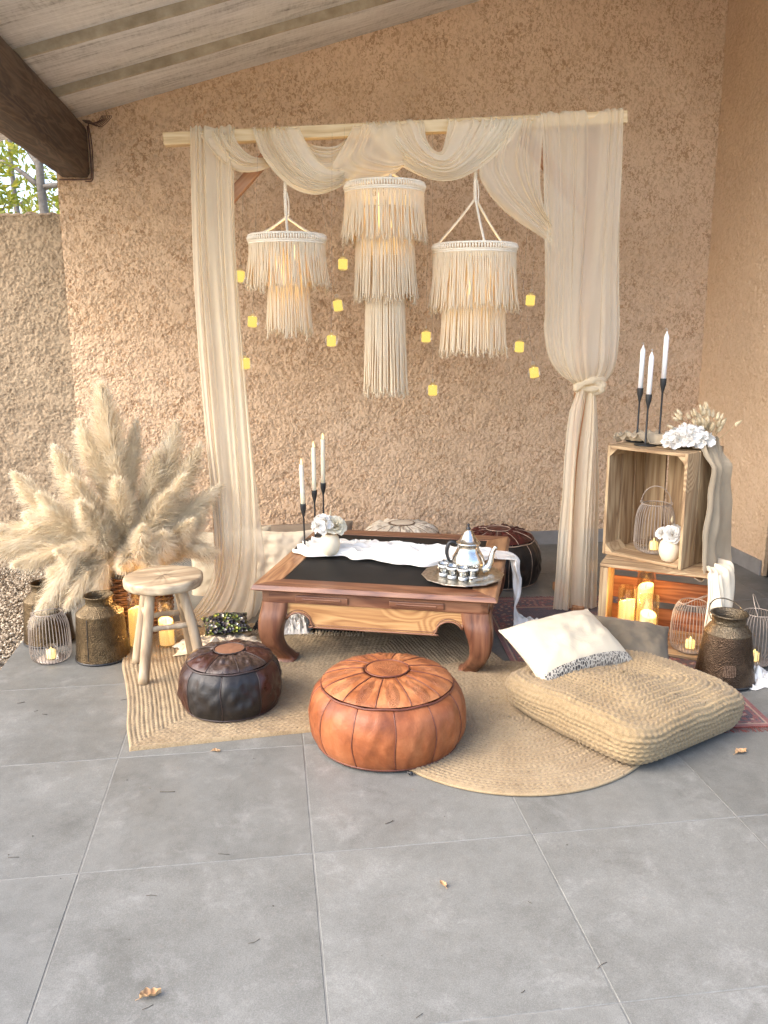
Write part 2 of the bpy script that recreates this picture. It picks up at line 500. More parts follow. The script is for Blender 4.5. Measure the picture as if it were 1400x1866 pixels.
for p_ in bo.data.polygons:
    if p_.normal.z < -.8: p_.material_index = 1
tag(bo, 'dark rough hewn timber beam carrying the low edge of the porch roof', 'beam')
M_cable = mottle('brown cable', (.10, .05, .035), (.16, .085, .06), .5, 30, .1)
b = MB()
b.tube(cr([(-.378, WY - .012, 2.40), (-.374, WY - .014, 2.28), (-.377, WY - .012, 2.15), (-.40, WY - .012, 2.132), (-.545, WY - .012, 2.128)], 30), .004, 6)
b.tube(cr([(-.372, WY - .02, 2.41), (-.362, WY - .016, 2.3), (-.366, WY - .014, 2.18), (-.375, WY - .014, 2.125), (-.41, WY - .02, 2.12)], 30), .003, 6)
for k in range(7):
    b.tube(cr([(-.40 + .006 * k, WY - .02, 2.425), (-.37 + .012 * k, WY - .05 - .006 * k, 2.405 - .004 * k), (-.32 + .012 * k, WY - .025, 2.42 + .004 * k), (-.30 + .006 * k, WY - .012, 2.452)], 16), .0018, 5)
tag(b.obj('electric_cable', M_cable), 'thin brown cables bundled where the dark beam meets the wall', 'cable')

# ---- outside: ground, gravel, low wall, trees
M_ground = mottle('dry ground', (.30, .25, .18), (.45, .39, .30), .95, 40, .6, .01, 90)
g = MB(); g.grid(np.array([[[-160, -160, -.045], [-160, 160, -.045]], [[160, -160, -.045], [160, 160, -.045]]], float))
tag(g.obj('ground', M_ground), kind='structure')
M_gravel = NT('gravel stones'); t = M_gravel
v = t.coord('Object'); cc = t('TexVoronoi', {'Vector': v, 'Scale': 95}).outputs['Color']
bw_ = t('SeparateColor', {0: cc}).outputs[0]
t.bsdf(Base_Color=t.ramp(bw_, [(.0, (.12, .085, .05)), (.4, (.27, .205, .135)), (.75, (.40, .325, .23)), (1.0, (.5, .44, .34))]), Roughness=.85)
ico_t = (1 + 5**.5) / 2
IV = np.array([[-1, ico_t, 0], [1, ico_t, 0], [-1, -ico_t, 0], [1, -ico_t, 0], [0, -1, ico_t], [0, 1, ico_t], [0, -1, -ico_t], [0, 1, -ico_t], [ico_t, 0, -1], [ico_t, 0, 1], [-ico_t, 0, -1], [-ico_t, 0, 1]]) / 1.902
IF = np.array([[0, 11, 5], [0, 5, 1], [0, 1, 7], [0, 7, 10], [0, 10, 11], [1, 5, 9], [5, 11, 4], [11, 10, 2], [10, 7, 6], [7, 1, 8], [3, 9, 4], [3, 4, 2], [3, 2, 6], [3, 6, 8], [3, 8, 9], [4, 9, 5], [2, 4, 11], [6, 2, 10], [8, 6, 7], [9, 8, 1]])
n = 9500
px = rng.uniform(-1.25, -.606, n); py = rng.uniform(.95, WY + .01, n); pz = rng.uniform(-.042, -.014, n)
s3 = rng.uniform(.0055, .0105, n)[:, None] * rng.uniform(.6, 1.25, (n, 3)); s3[:, 2] *= .75
th = rng.uniform(0, 6.28, n)
V = IV[None] * (1 + rng.normal(0, .12, (n, 12, 1))) * s3[:, None]
c, s_ = np.cos(th)[:, None], np.sin(th)[:, None]
V = np.stack([V[..., 0] * c - V[..., 1] * s_ + px[:, None], V[..., 0] * s_ + V[..., 1] * c + py[:, None], V[..., 2] + pz[:, None]], -1).reshape(-1, 3)
F = (IF[None] + (np.arange(n) * 12)[:, None, None]).reshape(-1, 3)
tag(link('gravel', mesh('gravel', V, F, False), M_gravel.m), kind='stuff')

V, nu, nv = wall_sheet('g', -1.35, -.56, -.04, 1.952, WY + .012, .006, 77, .0075, None, thr=-.1)
mb = MB().grid(V).box((-.955, WY + .17, .93), (.79, .28, 2.0)).box((-3.2, WY + .15, .93), (3.7, .28, 2.0))
cap = rng.normal(0, .004, 40)
xs = np.linspace(-1.4, -.562, 40)
P = np.stack([np.stack([xs, np.full(40, WY + yy), 1.945 + zz + cap], -1) for yy, zz in [(.008, 0), (.03, .016), (.15, .02), (.29, .006)]], 1)
mb.grid(P)
tag(mb.obj('garden_wall', M_gwall), 'low weathered garden wall left of the porch with trees showing above it', 'wall')
# end of the tall wall above the low one
t = NT('tree leaf'); v = t.coord('Object')
col = t.ramp(t('TexWhiteNoise', {'Vector': t('VectorMath', {0: v, 1: (.13, .13, .13)}, operation='SNAP').outputs[0]}, noise_dimensions='3D').outputs[0],
             [(.0, (.16, .20, .024)), (.5, (.25, .28, .032)), (1.0, (.34, .30, .04))])
d = t('BsdfPrincipled', {'Base Color': col, 'Roughness': .5}); tr = t('BsdfTranslucent', {'Color': col})
t.t.links.new(t('MixShader', {0: .5, 1: d, 2: tr}).outputs[0], t.out.inputs[0]); M_leaf = t.m
M_bark = mottle('grey bark', (.10, .085, .07), (.2, .175, .15), .9, 9, .7, .02, 30)
def tree(x, y, h, cr_r, seed, label, nclump=70, nleaf=90, z0=1.6):
    r = np.random.default_rng(seed)
    tr = thing('oak_tree', label, 'tree', (x, y, -.04), 0, 'trees beyond the low wall')
    b = MB()
    tp = cr([(0, 0, 0), (.06, .02, h * .3), (-.05, .05, h * .6), (.05, 0, h * .92)], 24)
    b.tube(tp, np.linspace(.085, .02, 24), 10)
    tips = []
    for k in range(11):
        i = int(r.uniform(7, 22)); a = r.uniform(0, 6.28); ln = r.uniform(.5, 1.0) * cr_r
        p0 = tp[i]; p1 = p0 + np.array([math.cos(a) * ln * .5, math.sin(a) * ln * .5, ln * .25]); p2 = p0 + np.array([math.cos(a) * ln, math.sin(a) * ln, ln * r.uniform(.2, .7)])
        q = cr([p0, p1 + r.normal(0, .06, 3), p2], 10); b.tube(q, np.linspace(.03, .006, 10), 6); tips.append(q)
    b.obj('trunk', M_bark, tr)
    cl = []
    for q in tips:
        for _ in range(int(nclump / 11)):
            cl.append(q[int(r.uniform(3, 10))] + r.normal(0, .26, 3))
    cl = np.array(cl); cl = cl[cl[:, 2] > z0]
    n = len(cl) * nleaf
    c0 = np.repeat(cl, nleaf, 0) + r.normal(0, .16, (n, 3))
    u = r.normal(0, 1, (n, 3)); u /= np.linalg.norm(u, axis=1)[:, None]
    w_ = np.cross(u, r.normal(0, 1, (n, 3))); w_ /= np.linalg.norm(w_, axis=1)[:, None]
    sz = r.uniform(.028, .05, n)[:, None]
    nn = np.cross(u, w_) * sz * .35
    V = np.stack([c0 - u * sz * 1.5, c0 + w_ * sz * .62 - u * sz * .2 + nn, c0 + u * sz * 1.5, c0 - w_ * sz * .62 - u * sz * .2 + nn], 1).reshape(-1, 3)
    F = np.arange(n * 4).reshape(-1, 4)
    link('crown', mesh('crown', V, F, False), M_leaf, tr)
    return tr
tree(-1.62, 7.4, 4.6, 1.3, 3, 'slim oak with grey trunk, nearest above the low garden wall', 62, 34)
tree(-2.75, 8.6, 5.2, 1.5, 5, 'leafy oak standing left of the slim one behind the garden wall', 62, 34)
tree(-1.55, 11.5, 5.6, 1.8, 8, 'paler oak farther back, seen between the nearer crowns', 62, 34)
tree(-3.6, 14.0, 6.5, 2.4, 13, 'tall distant oak filling the gap behind the garden wall', 62, 40)

# ================================================================== ARCH AND SHEER DRAPES
BA = np.array([.13, 1.93, 0.0]); BT = np.array([.9971, -.0761, 0.0]); BN = np.array([-.0761, -.9971, 0.0])
def bar(s, z, off=0.0):
    s = np.asarray(s, float); z = np.asarray(z, float); off = np.asarray(off, float)
    return BA + s[..., None] * BT + off[..., None] * BN + z[..., None] * np.array([0, 0, 1.0])
def barz(s): return 2.132 + .0513 * np.asarray(s, float)      # middle height of the cross bar

M_pine = wood('pale pine', [(.25, (.47, .30, .13)), (.55, (.62, .44, .22)), (.85, (.70, .53, .30))], 0, 7, .55, .15)
M_redpine = wood('reddish pine', [(.25, (.24, .105, .045)), (.55, (.34, .165, .075)), (.85, (.42, .22, .11))], 2, 7, .6, .15)
arch = thing('wooden_arch', 'pale pine arch frame holding the sheer drapes and fringed lamps', 'arch', tuple(BA + BT * .99))
def lbar(P): return np.asarray(P) - (BA + BT * .99)
b = MB()
tilt = math.atan(.0513)
Mr = Matrix.Rotation(math.atan2(BT[1], BT[0]), 4, 'Z') @ Matrix.Rotation(-tilt, 4, 'Y')
ob = MB().box((0, 0, 0), (1.982, .055, .05)).obj('cross_bar', M_pine, arch, False, bevel=.003)
ob.location = tuple(lbar(bar(.984, barz(.984)))); ob.rotation_euler = Mr.to_euler()
for s_, lean in ((.135, 0), (1.845, 0)):
    pz = float(barz(s_)) - .03
    o = MB().box((0, 0, pz / 2), (.045, .055, pz)).obj('post', M_redpine, arch, False, bevel=.003)
    o.location = tuple(lbar(bar(s_, 0, -.062)) + np.array([0, 0, .013])); o.rotation_euler.z = math.atan2(BT[1], BT[0])
    o = MB().box((0, 0, .02), (.05, .42, .04)).obj('foot', M_redpine, arch, False, bevel=.003)
    o.location = tuple(lbar(bar(s_, 0.0, -.12)) + np.array([0, 0, .0])); o.rotation_euler.z = math.atan2(BT[1], BT[0])
for (s0, z0), (s1, z1) in (((.15, 1.80), (.44, 2.10)), ((1.83, 1.86), (1.54, 2.17))):
    p0, p1 = bar(s0, z0, -.062), bar(s1, z1, -.062); mid = (p0 + p1) / 2; ln = np.linalg.norm(p1 - p0)
    d = Vector((p1 - p0) / ln)
    o = MB().box((0, 0, 0), (.045, .05, ln)).obj('brace', M_redpine, arch, False, bevel=.003)
    o.location = tuple(lbar(mid)); o.rotation_euler = d.to_track_quat('Z', 'Y').to_euler()

def sheer(name, alpha, c=(.88, .775, .58), c2=(.91, .83, .66)):
    t = NT(name); v = t.coord('Object')
    col = t.ramp(t.noise(v, 3, 3), [(.3, c), (.7, c2)])
    wv = t.bump(t('TexNoise', {'Vector': t.coord('Object', (1, 1, .1)), 'Scale': 500, 'Detail': 2}).outputs[0], .12, .003)
    d = t('BsdfDiffuse', {'Color': col, 'Normal': wv}); tl = t('BsdfTranslucent', {'Color': col})
    m1 = t('MixShader', {0: .42, 1: d, 2: tl})
    tp = t('BsdfTransparent')
    # a woven sheer closes up where it is seen edge-on
    fac = t.math('MULTIPLY', t.ramp(t('LayerWeight', {'Blend': .45}).outputs['Facing'], [(.0, 1.0), (.8, .25)]), alpha)
    m2 = t('MixShader', {0: fac, 1: m1, 2: tp})
    t.t.links.new(m2.outputs[0], t.out.inputs[0]); return t.m
M_sheer = sheer('ivory voile', .47)
M_sheer2 = sheer('gathered ivory voile', .20)

def loft(curves, nu, nv, folds, seed, amp=.012, over=1.2, drift=.6, vpow=None, fine=.35):
    """curves: 3-D polylines from one edge to the other; folds run along them and lap over one another"""
    C_ = np.stack([cr(c, nu) for c in curves], 0)                      # (nc, nu, 3)
    v = np.linspace(0, 1, nv); u = np.linspace(0, 1, nu)
    r = np.random.default_rng(seed)
    U, Vv = np.meshgrid(u, v, indexing='ij')
    ph = np.zeros_like(U); Z = np.zeros_like(U); X = np.zeros_like(U)
    warp = Vv + .07 * np.sin(Vv * 6.5 + r.uniform(0, 6)) + .03 * np.sin(Vv * 15 + r.uniform(0, 6)) + .02 * np.sin(U * 4 + Vv * 6)
    ph = 2 * PI * (folds * warp + drift * .35 * np.sin(U * r.uniform(1.5, 3.5) + r.uniform(0, 6) + 3 * Vv))
    A = .55 + .45 * np.sin(Vv * 11 + r.uniform(0, 6) + U * 2.5) * np.cos(U * 3 + r.uniform(0, 6) + Vv * 5)
    Z = A * np.sin(ph) + fine * np.sin(2.3 * ph + r.uniform(0, 6) + 2 * U)
    cw = fields(U.shape, max(8, nv * .4), seed + 40, (2.2, .8)); Z = Z + .2 * cw
    X = A * over / (2 * PI * folds) * np.cos(ph + .5)
    vv = np.clip(Vv + X, 0, 1)
    nc = len(curves)
    f = vv * (nc - 1); i = np.clip(f.astype(int), 0, nc - 2); fr = (f - i)[..., None]
    iu = np.arange(nu)[:, None] + 0 * i
    P = C_[i, iu] * (1 - fr) + C_[i + 1, iu] * fr
    dU = np.gradient(C_.mean(0), axis=0)[:, None]; dV = (C_[-1] - C_[0])[:, None] + 0 * dU
    N = np.cross(dV, dU); N /= np.linalg.norm(N, axis=-1, keepdims=True) + 1e-9
    return P + N * (amp * Z)[..., None]

def barcurve(pts, off=.03):
    pts = np.array([(p[0], p[1], p[2] if len(p) > 2 else off) for p in pts])
    return bar(pts[:, 0], pts[:, 1], pts[:, 2])

def hem(mbld, P, r=.0022):
    mbld.tube(P, r, 5, False)

# left curtain, falling from the bar to the floor
mb = MB()
Lc = barcurve([(.106, 2.166, .0), (.106, 2.15, .034), (.095, 1.8), (.092, 1.536), (.097, 1.23), (.107, .864), (.119, .61), (.126, .40), (.108, .217), (.05, .10, .05), (-.03, .02, .07), (-.10, .014, .1)])
Mc = barcurve([(.20, 2.168, .0), (.20, 2.15, .034), (.19, 1.8), (.188, 1.4), (.198, .9), (.21, .5), (.19, .25), (.13, .09, .06), (.05, .02, .10), (-.02, .013, .15)])
Rc = barcurve([(.293, 2.17, .0), (.293, 2.15, .034), (.279, 1.8), (.283, 1.44), (.295, 1.13), (.308, .86), (.318, .6), (.319, .346), (.307, .16), (.285, .02, .05), (.25, .013, .1)])
P = loft([Lc, Mc, Rc], 130, 110, 5, 4, .014, 1.35, .8); mb.grid(P); hem(mb, P[:, 0]); hem(mb, P[:, -1])
Lb = Lc + BN * -.02 + BT * .03; Rb = barcurve([(.27, 2.17, -.02), (.27, 1.8, .0), (.285, 1.3, .0), (.312, .8, .0), (.335, .5, .0), (.35, .25, .0), (.33, .08, .02), (.30, .016, .04)])
P = loft([Lb[::1], Rb], 110, 60, 3, 9, .012, 1.0, .5); mb.grid(P); hem(mb, P[:, -1])
o = mb.obj('sheer_drape', M_sheer); tag(o, 'sheer ivory drape hanging straight down the left side of the arch to the floor', 'drape', 'sheer drapes on the arch')

# swags looping along the bar: one long scarf wound round it
swag = thing('swag_scarf', 'ivory voile scarf wound in deep swags along the top bar of the arch', 'drape', tuple(BA + BT * .9 + np.array([0, 0, 2.18])), 0, 'sheer drapes on the arch')
so = np.array(swag.location)
def loop(top, bot, folds, seed, bulge=.05, nu=80, nv=90, m=None, amp=.009, mids=2, over=1.25):
    n = 30
    T = cr(barcurve(top), n); B = cr(barcurve(bot), n)
    cs = []
    for k in range(mids + 2):
        f = k / (mids + 1); u = np.linspace(0, 1, n)[:, None]
        Cc = T * (1 - f) + B * f
        Cc = Cc + BN * bulge * np.sin(PI * min(1, .25 + .75 * f) * .9) * np.sin(PI * u) ** .7
        cs.append(Cc)
    P = loft(cs, nu, nv, folds, seed, amp, over, .5)
    b = MB().grid(P - so); hem(b, P[:, -1] - so); hem(b, P[:, 0] - so, .0016)
    b.obj('swag', m or M_sheer2, swag)
loop([(.288, 2.172, .0), (.292, 2.150, .032), (.302, 2.121), (.331, 2.084), (.376, 2.060, .01), (.434, 2.075, -.03), (.47, 2.12, -.05)],
     [(.140, 2.166, .0), (.15, 2.145, .034), (.193, 2.084), (.248, 2.03), (.316, 2.001), (.397, 2.008, .02), (.445, 2.041, -.02), (.48, 2.09, -.045)], 5, 21, .03)
loop([(.564, 2.188, .0), (.568, 2.165, .033), (.597, 2.108), (.642, 2.042), (.70, 2.008, .03), (.76, 2.02, .01), (.80, 2.06, -.03), (.83, 2.13, -.05)],
     [(.368, 2.180, .0), (.372, 2.155, .034), (.40, 2.074), (.455, 1.998), (.534, 1.932), (.627, 1.908), (.71, 1.930), (.781, 1.972, .02), (.84, 2.03, -.03)], 7, 22, .05)
# the cloth behind the second loop, coming forward over the bar as a wide sheer fold
loop([(.575, 2.16, -.035), (.60, 2.13, -.03), (.66, 2.112, -.02), (.72, 2.117, -.02), (.78, 2.16, -.035)],
     [(.52, 2.14, -.035), (.56, 2.07, -.03), (.64, 2.02, -.02), (.72, 2.03, -.02), (.80, 2.10, -.035)], 4, 23, .0)
loop([(.97, 2.210, .0), (.972, 2.185, .034), (.985, 2.13), (1.02, 2.085), (1.05, 2.075, .01), (1.07, 2.09, -.03)],
     [(.796, 2.203, .0), (.79, 2.178, .034), (.748, 2.098), (.70, 2.016), (.746, 1.975), (.852, 1.962), (.946, 1.984), (1.005, 2.037, .0), (1.04, 2.08, -.03)], 3, 24, .04, m=M_sheer, amp=.006, over=.9)
loop([(1.088, 2.217, .0), (1.092, 2.19, .033), (1.099, 2.132), (1.13, 2.086), (1.165, 2.080), (1.182, 2.13), (1.194, 2.19, .033), (1.20, 2.222, .0)],
     [(.849, 2.205, .0), (.855, 2.18, .034), (.90, 2.116), (.975, 2.044), (1.064, 1.993), (1.159, 1.967), (1.254, 1.979), (1.372, 2.046), (1.477, 2.146), (1.515, 2.205, .034), (1.522, 2.232, .0)], 8, 25, .06)
loop([(1.30, 2.229, -.01), (1.32, 2.19, .036), (1.33, 2.1), (1.34, 2.05)],
     [(1.53, 2.240, -.01), (1.50, 2.20, .036), (1.45, 2.12), (1.40, 2.06)], 4, 26, .01, m=M_sheer, amp=.005)
loop([(1.60, 2.24, .0), (1.60, 2.21, .034), (1.60, 2.08), (1.60, 1.968), (1.62, 1.87), (1.655, 1.81)],
     [(1.404, 2.228, .0), (1.39, 2.19, .03), (1.33, 2.02), (1.363, 1.934), (1.436, 1.855), (1.523, 1.792), (1.61, 1.741), (1.665, 1.70)], 5, 27, .03, m=M_sheer, amp=.010, over=1.0)

# right curtain, gathered in a knot
mb = MB()
kn = (1.84, 1.085)
def knotcurve(s0, zt, pts, s1, off=.034):
    return barcurve([(s0, zt, -.02), (s0, zt - .005, .015), (s0, zt - .03, .036)] + pts + [(s1, kn[1] + .012, .05)], off)
z_ = lambda s: float(barz(s)) + .034
cv = [knotcurve(1.593, z_(1.593), [(1.611, 2.036), (1.63, 1.741), (1.643, 1.436), (1.641, 1.34), (1.668, 1.215), (1.719, 1.144), (1.775, 1.105)], 1.80),
      knotcurve(1.70, z_(1.70), [(1.70, 2.0), (1.71, 1.6), (1.715, 1.35, .07), (1.735, 1.20, .09), (1.775, 1.12, .08)], 1.82, .05),
      knotcurve(1.80, z_(1.80), [(1.80, 2.0), (1.805, 1.6), (1.81, 1.35, .09), (1.82, 1.20, .11), (1.835, 1.13, .09)], 1.84, .055),
      knotcurve(1.88, z_(1.88), [(1.88, 2.0), (1.89, 1.6), (1.90, 1.35, .07), (1.90, 1.20, .09), (1.88, 1.12, .08)], 1.86, .05),
      knotcurve(1.948, z_(1.948), [(1.954, 2.037), (1.962, 1.764), (1.972, 1.53), (1.984, 1.338), (1.976, 1.191), (1.944, 1.117), (1.90, 1.085)], 1.88)]
P = loft(cv, 120, 130, 6, 31, .009, 1.2, .9); mb.grid(P); hem(mb, P[:, 0]); hem(mb, P[:, -1])
# knot
a = np.linspace(0, 2 * PI, 60)
for q, (rx, rz, tilt_, rr) in enumerate([(.058, .022, .25, .016), (.05, .026, -.35, .014), (.054, .016, .05, .015)]):
    ring = bar(kn[0] + .012 + rx * np.cos(a), kn[1] + .006 + rz * np.sin(a) + tilt_ * .06 * np.cos(a), .052 + .03 * np.sin(a + q))
    mb.tube(ring[:-1], rr * (1 + .18 * np.sin(a[:-1] * 5 + q)), 10, closed=True)
lo = [barcurve([(1.805, 1.09, .05), (1.79, 1.03), (1.766, .944), (1.752, .739), (1.75, .583), (1.742, .424), (1.735, .208), (1.724, .02)], .04),
      barcurve([(1.82, 1.09, .06), (1.80, .95), (1.79, .74), (1.79, .45), (1.79, .2), (1.79, .02)], .07),
      barcurve([(1.845, 1.09, .05), (1.838, .95), (1.815, .74), (1.81, .45), (1.82, .2), (1.825, .02)], .02)]
P = loft(lo, 100, 50, 3, 34, .008, 1.0, .4); mb.grid(P); hem(mb, P[:, 0]); hem(mb, P[:, -1])
lo = [barcurve([(1.85, 1.09, .05), (1.845, .95), (1.825, .74), (1.815, .45), (1.80, .2), (1.80, .02)], .03),
      barcurve([(1.865, 1.09, .06), (1.875, .95), (1.875, .74), (1.87, .45), (1.87, .2), (1.87, .02)], .075),
      barcurve([(1.88, 1.09, .05), (1.902, .942), (1.917, .737), (1.928, .58), (1.933, .42), (1.938, .203), (1.943, .02)], .03)]
P = loft(lo, 100, 50, 3, 35, .008, 1.0, .4); mb.grid(P); hem(mb, P[:, 0]); hem(mb, P[:, -1])
o = mb.obj('sheer_drape', M_sheer); tag(o, 'sheer ivory drape on the right of the arch, gathered in a knot halfway down', 'drape', 'sheer drapes on the arch')

# ================================================================== FRINGED LAMPS
M_cotton = mottle('natural cotton cord', (.77, .68, .53), (.85, .77, .63), .95, 30, .3, .002, 400, Specular_IOR_Level=.1)
t = NT('cotton fringe'); v = t.coord('Object'); col = t.ramp(t.noise(v, 30, 3), [(.3, (.84, .725, .52)), (.7, (.90, .80, .61))])
d = t('BsdfDiffuse', {'Color': col}); tl = t('BsdfTranslucent', {'Color': (.88, .74, .52, 1)})
t.t.links.new(t('MixShader', {0: .35, 1: d, 2: tl}).outputs[0], t.out.inputs[0]); M_fringe = t.m
def emit(name, c, s):
    t = NT(name); e = t('Emission', {'Color': c, 'Strength': s}); t.t.links.new(e.outputs[0], t.out.inputs[0]); return t.m
M_glow = emit('fairy light', (1.0, .70, .22), .9)

def rope(b, P, r=.0042, tw=260, strands=3, k=5):
    P = cr(P, max(12, int(np.linalg.norm(np.diff(np.asarray(P), axis=0), axis=1).sum() / .004)))
    T = np.gradient(P, axis=0); T /= np.linalg.norm(T, axis=1)[:, None]
    up = np.array([.3, .9, .1]); N = np.cross(T, up); N /= np.linalg.norm(N, axis=1)[:, None]; Bv = np.cross(T, N)
    Ls = np.concatenate([[0], np.cumsum(np.linalg.norm(np.diff(P, axis=0), axis=1))])
    for q in range(strands):
        a = Ls * tw + q * 2 * PI / strands
        b.tube(P + r * .72 * (np.cos(a)[:, None] * N + np.sin(a)[:, None] * Bv), r * .72, k)

def fringe(b, R, z0, z1, n, r, flare=.012, ragged=.012):
    for i in range(n):
        a = 2 * PI * (i + r.uniform(-.35, .35)) / n
        ze = z1 + r.normal(0, ragged); m = 8
        tt = np.linspace(0, 1, m); da = r.normal(0, .022) * tt**1.5 + r.normal(0, .008) * np.sin(tt * 7 + r.uniform(0, 6))
        rad = R + (flare + r.normal(0, .005)) * tt**2 + r.normal(0, .0012) * np.sin(tt * 9)
        P = np.stack([rad * np.cos(a + da), rad * np.sin(a + da), z0 + (ze - z0) * tt], 1)
        b.tube(P, np.linspace(.0036, .0032, m), 5, False)
        for q in range(5):                                               # frayed end
            e = P[-1]; d = np.array([r.normal(0, .0055), r.normal(0, .0055), -r.uniform(.008, .018)])
            b.tube(np.stack([e, e + d * .5 + r.normal(0, .001, 3), e + d]), np.array([.0019, .0014, .0007]), 3, False)

def fringe_lamp(loc, R, tiers, apex, hang, seed, label, loopdir=(0, 0)):
    r = np.random.default_rng(seed)
    tl = thing('fringed_lamp', label, 'lamp', loc, 0, 'fringed cotton lamps hanging from the arch')
    b = MB()
    a = np.linspace(0, 2 * PI, 72, endpoint=False)
    for zz, rr in ((-.0, .005), (-.026, .0042), (-.034, .0042)):
        b.tube(np.stack([R * np.cos(a), R * np.sin(a), np.full(72, zz)], 1), rr, 6, closed=True)
    for i in range(92):                                                  # row of lark's-head knots
        q = 2 * PI * i / 92
        c = np.array([(R + .003) * math.cos(q), (R + .003) * math.sin(q), 0])
        b.tube(np.stack([c + (0, 0, -.002), c * 1.012 + (0, 0, -.012), c + (0, 0, -.024)]), np.array([.0034, .0052, .0036]), 5)
    b.obj('braided_ring', M_cotton, tl)
    for (Rt, za, zb, n) in tiers:
        f = MB(); fringe(f, Rt, za, zb, n, r)
        tag(f.obj('fringe', M_fringe, tl), kind='stuff')
        if za < -.05:
            q = MB(); q.tube(np.stack([Rt * np.cos(a), Rt * np.sin(a), np.full(72, za)], 1), .004, 6, closed=True); q.obj('hoop', M_cotton, tl)
    b = MB()
    for k, q in enumerate((.5, 2.6, 4.7)):
        p0 = np.array([R * math.cos(q), R * math.sin(q), .002]); p1 = np.array([loopdir[0], loopdir[1], apex])
        rope(b, [p0, p0 * .5 + p1 * .5 - np.array([0, 0, .006]), p1])
    if hang > apex + .01:
        rope(b, [(loopdir[0], loopdir[1], apex), (loopdir[0] - .002, loopdir[1], (apex + hang) / 2), (loopdir[0] * .8, 0, hang)], .0062, 200)
        b.tube(cr([(loopdir[0] + .006, -.006, hang - .04), (loopdir[0] + .012, -.008, hang - .09), (loopdir[0] + .010, -.008, hang - .14)], 10), .0028, 5)
    b.obj('rope', M_cotton, tl)
    g = MB(); zb = tiers[0][2]
    for k in range(2): g.lathe([(.0, -.035 + .0), (.004, -.045), (.005, -.07), (.005, zb + .05), (.0, zb + .045)], 10, M=Matrix.Translation((.028 * (1 - 2 * k), -.02, 0)))
    g.obj('bulb', M_glow, tl)
    pd = bpy.data.lights.new('lamp_light', 'POINT'); pd.energy = .34; pd.color = (1.0, .76, .42); pd.shadow_soft_size = .03
    po = bpy.data.objects.new('lamp_light', pd); COL.objects.link(po); po.parent = tl; po.location = (0, 0, zb * .55)
    return tl
p = bar(.499, 1.744); fringe_lamp(tuple(p), .166, [(.164, -.03, -.205, 150), (.083, -.03, -.400, 80)], .078, .22, 41, 'small two tier fringed lamp with cotton rope, leftmost of the three')
p = bar(.926, 1.957); fringe_lamp(tuple(p), .171, [(.169, -.03, -.225, 154), (.122, -.10, -.475, 120), (.084, -.30, -.885, 84)], .05, .2, 42, 'tall three tier fringed lamp, middle and longest of the three', (.03, 0))
p = bar(.000 + 1.324, 1.705); fringe_lamp(tuple(p), .183, [(.181, -.03, -.262, 162), (.135, -.06, -.455, 112)], .195, .31, 43, 'broad two tier fringed lamp on three long braided ropes, right of the others')

# ================================================================== HANGING TEALIGHT GLOBES
t = NT('thin glass'); 
gl = t('BsdfGlossy', {'Color': (1, 1, 1, 1), 'Roughness': .02}); tp = t('BsdfTransparent', {'Color': (.97, .97, .96, 1)})
lw = t('LayerWeight', {'Blend': .25}).outputs['Fresnel']
t.t.links.new(t('MixShader', {0: t.math('MULTIPLY', lw, .35), 1: tp, 2: gl}).outputs[0], t.out.inputs[0]); M_glass = t.m
M_jar_candle = emit('glowing tealight', (1.0, .68, .16), .27)
M_jar_flame = emit('tealight flame', (1.0, .74, .25), 1.0)
M_nylon = NT('nylon thread'); M_nylon.t.links.new(M_nylon('MixShader', {0: .75, 1: M_nylon('BsdfDiffuse', {'Color': (.7, .6, .5, 1)}), 2: M_nylon('BsdfTransparent')}).outputs[0], M_nylon.out.inputs[0]); M_nylon = M_nylon.m
jl = ['half hidden by the left drape, topmost there', 'clear of the left drape, left of the small lamp', 'lowest beside the left drape edge',
      'top of the three between the small and the tall lamp', 'middle of the three between the small and the tall lamp', 'lowest of the three between the small and the tall lamp',
      'just right of the bottom tier of the tall lamp', 'lowest of all, right below the tip of the tall lamp',
      'upper one between the broad lamp and the right drape', 'middle one between the broad lamp and the right drape', 'lowest one beside the knotted right drape']
js = [(.286, 1.576), (.335, 1.381), (.297, 1.198), (.741, 1.626), (.716, 1.448), (.684, 1.295), (1.111, 1.309), (1.143, 1.07), (1.582, 1.468), (1.538, 1.262), (1.61, 1.146)]
j0 = thing('glass_globe_tealight', '', 'tealight', (0, 0, 0), 0, 'tealight globes hanging in the arch')
R0 = .031
prof = [(R0 * math.sin(q), -R0 * math.cos(q)) for q in np.linspace(.35, PI - .3, 12)] + [(.006, R0 + .002), (.006, R0 + .006), (.002, R0 + .007)]
MB().lathe(prof, 20, capb=True).obj('globe', M_glass, j0)
MB().lathe([(.0, -.022), (.0200, -.022), (.0205, -.021), (.0205, .0205), (.0195, .0215), (.0, .0205)], 18).obj('candle', M_jar_candle, j0)
MB().lathe([(.0, .0145), (.002, .016), (.0025, .019), (.0, .025)], 8).obj('flame', M_jar_flame, j0)
b = MB(); a = np.linspace(0, 2 * PI, 14, endpoint=False); b.tube(np.stack([.006 * np.cos(a), 0 * a, R0 + .012 + .006 * np.sin(a)], 1), .0016, 5, closed=True); b.obj('loop', mottle('wire loop', (.5, .42, .3), (.6, .5, .38), .4), j0)
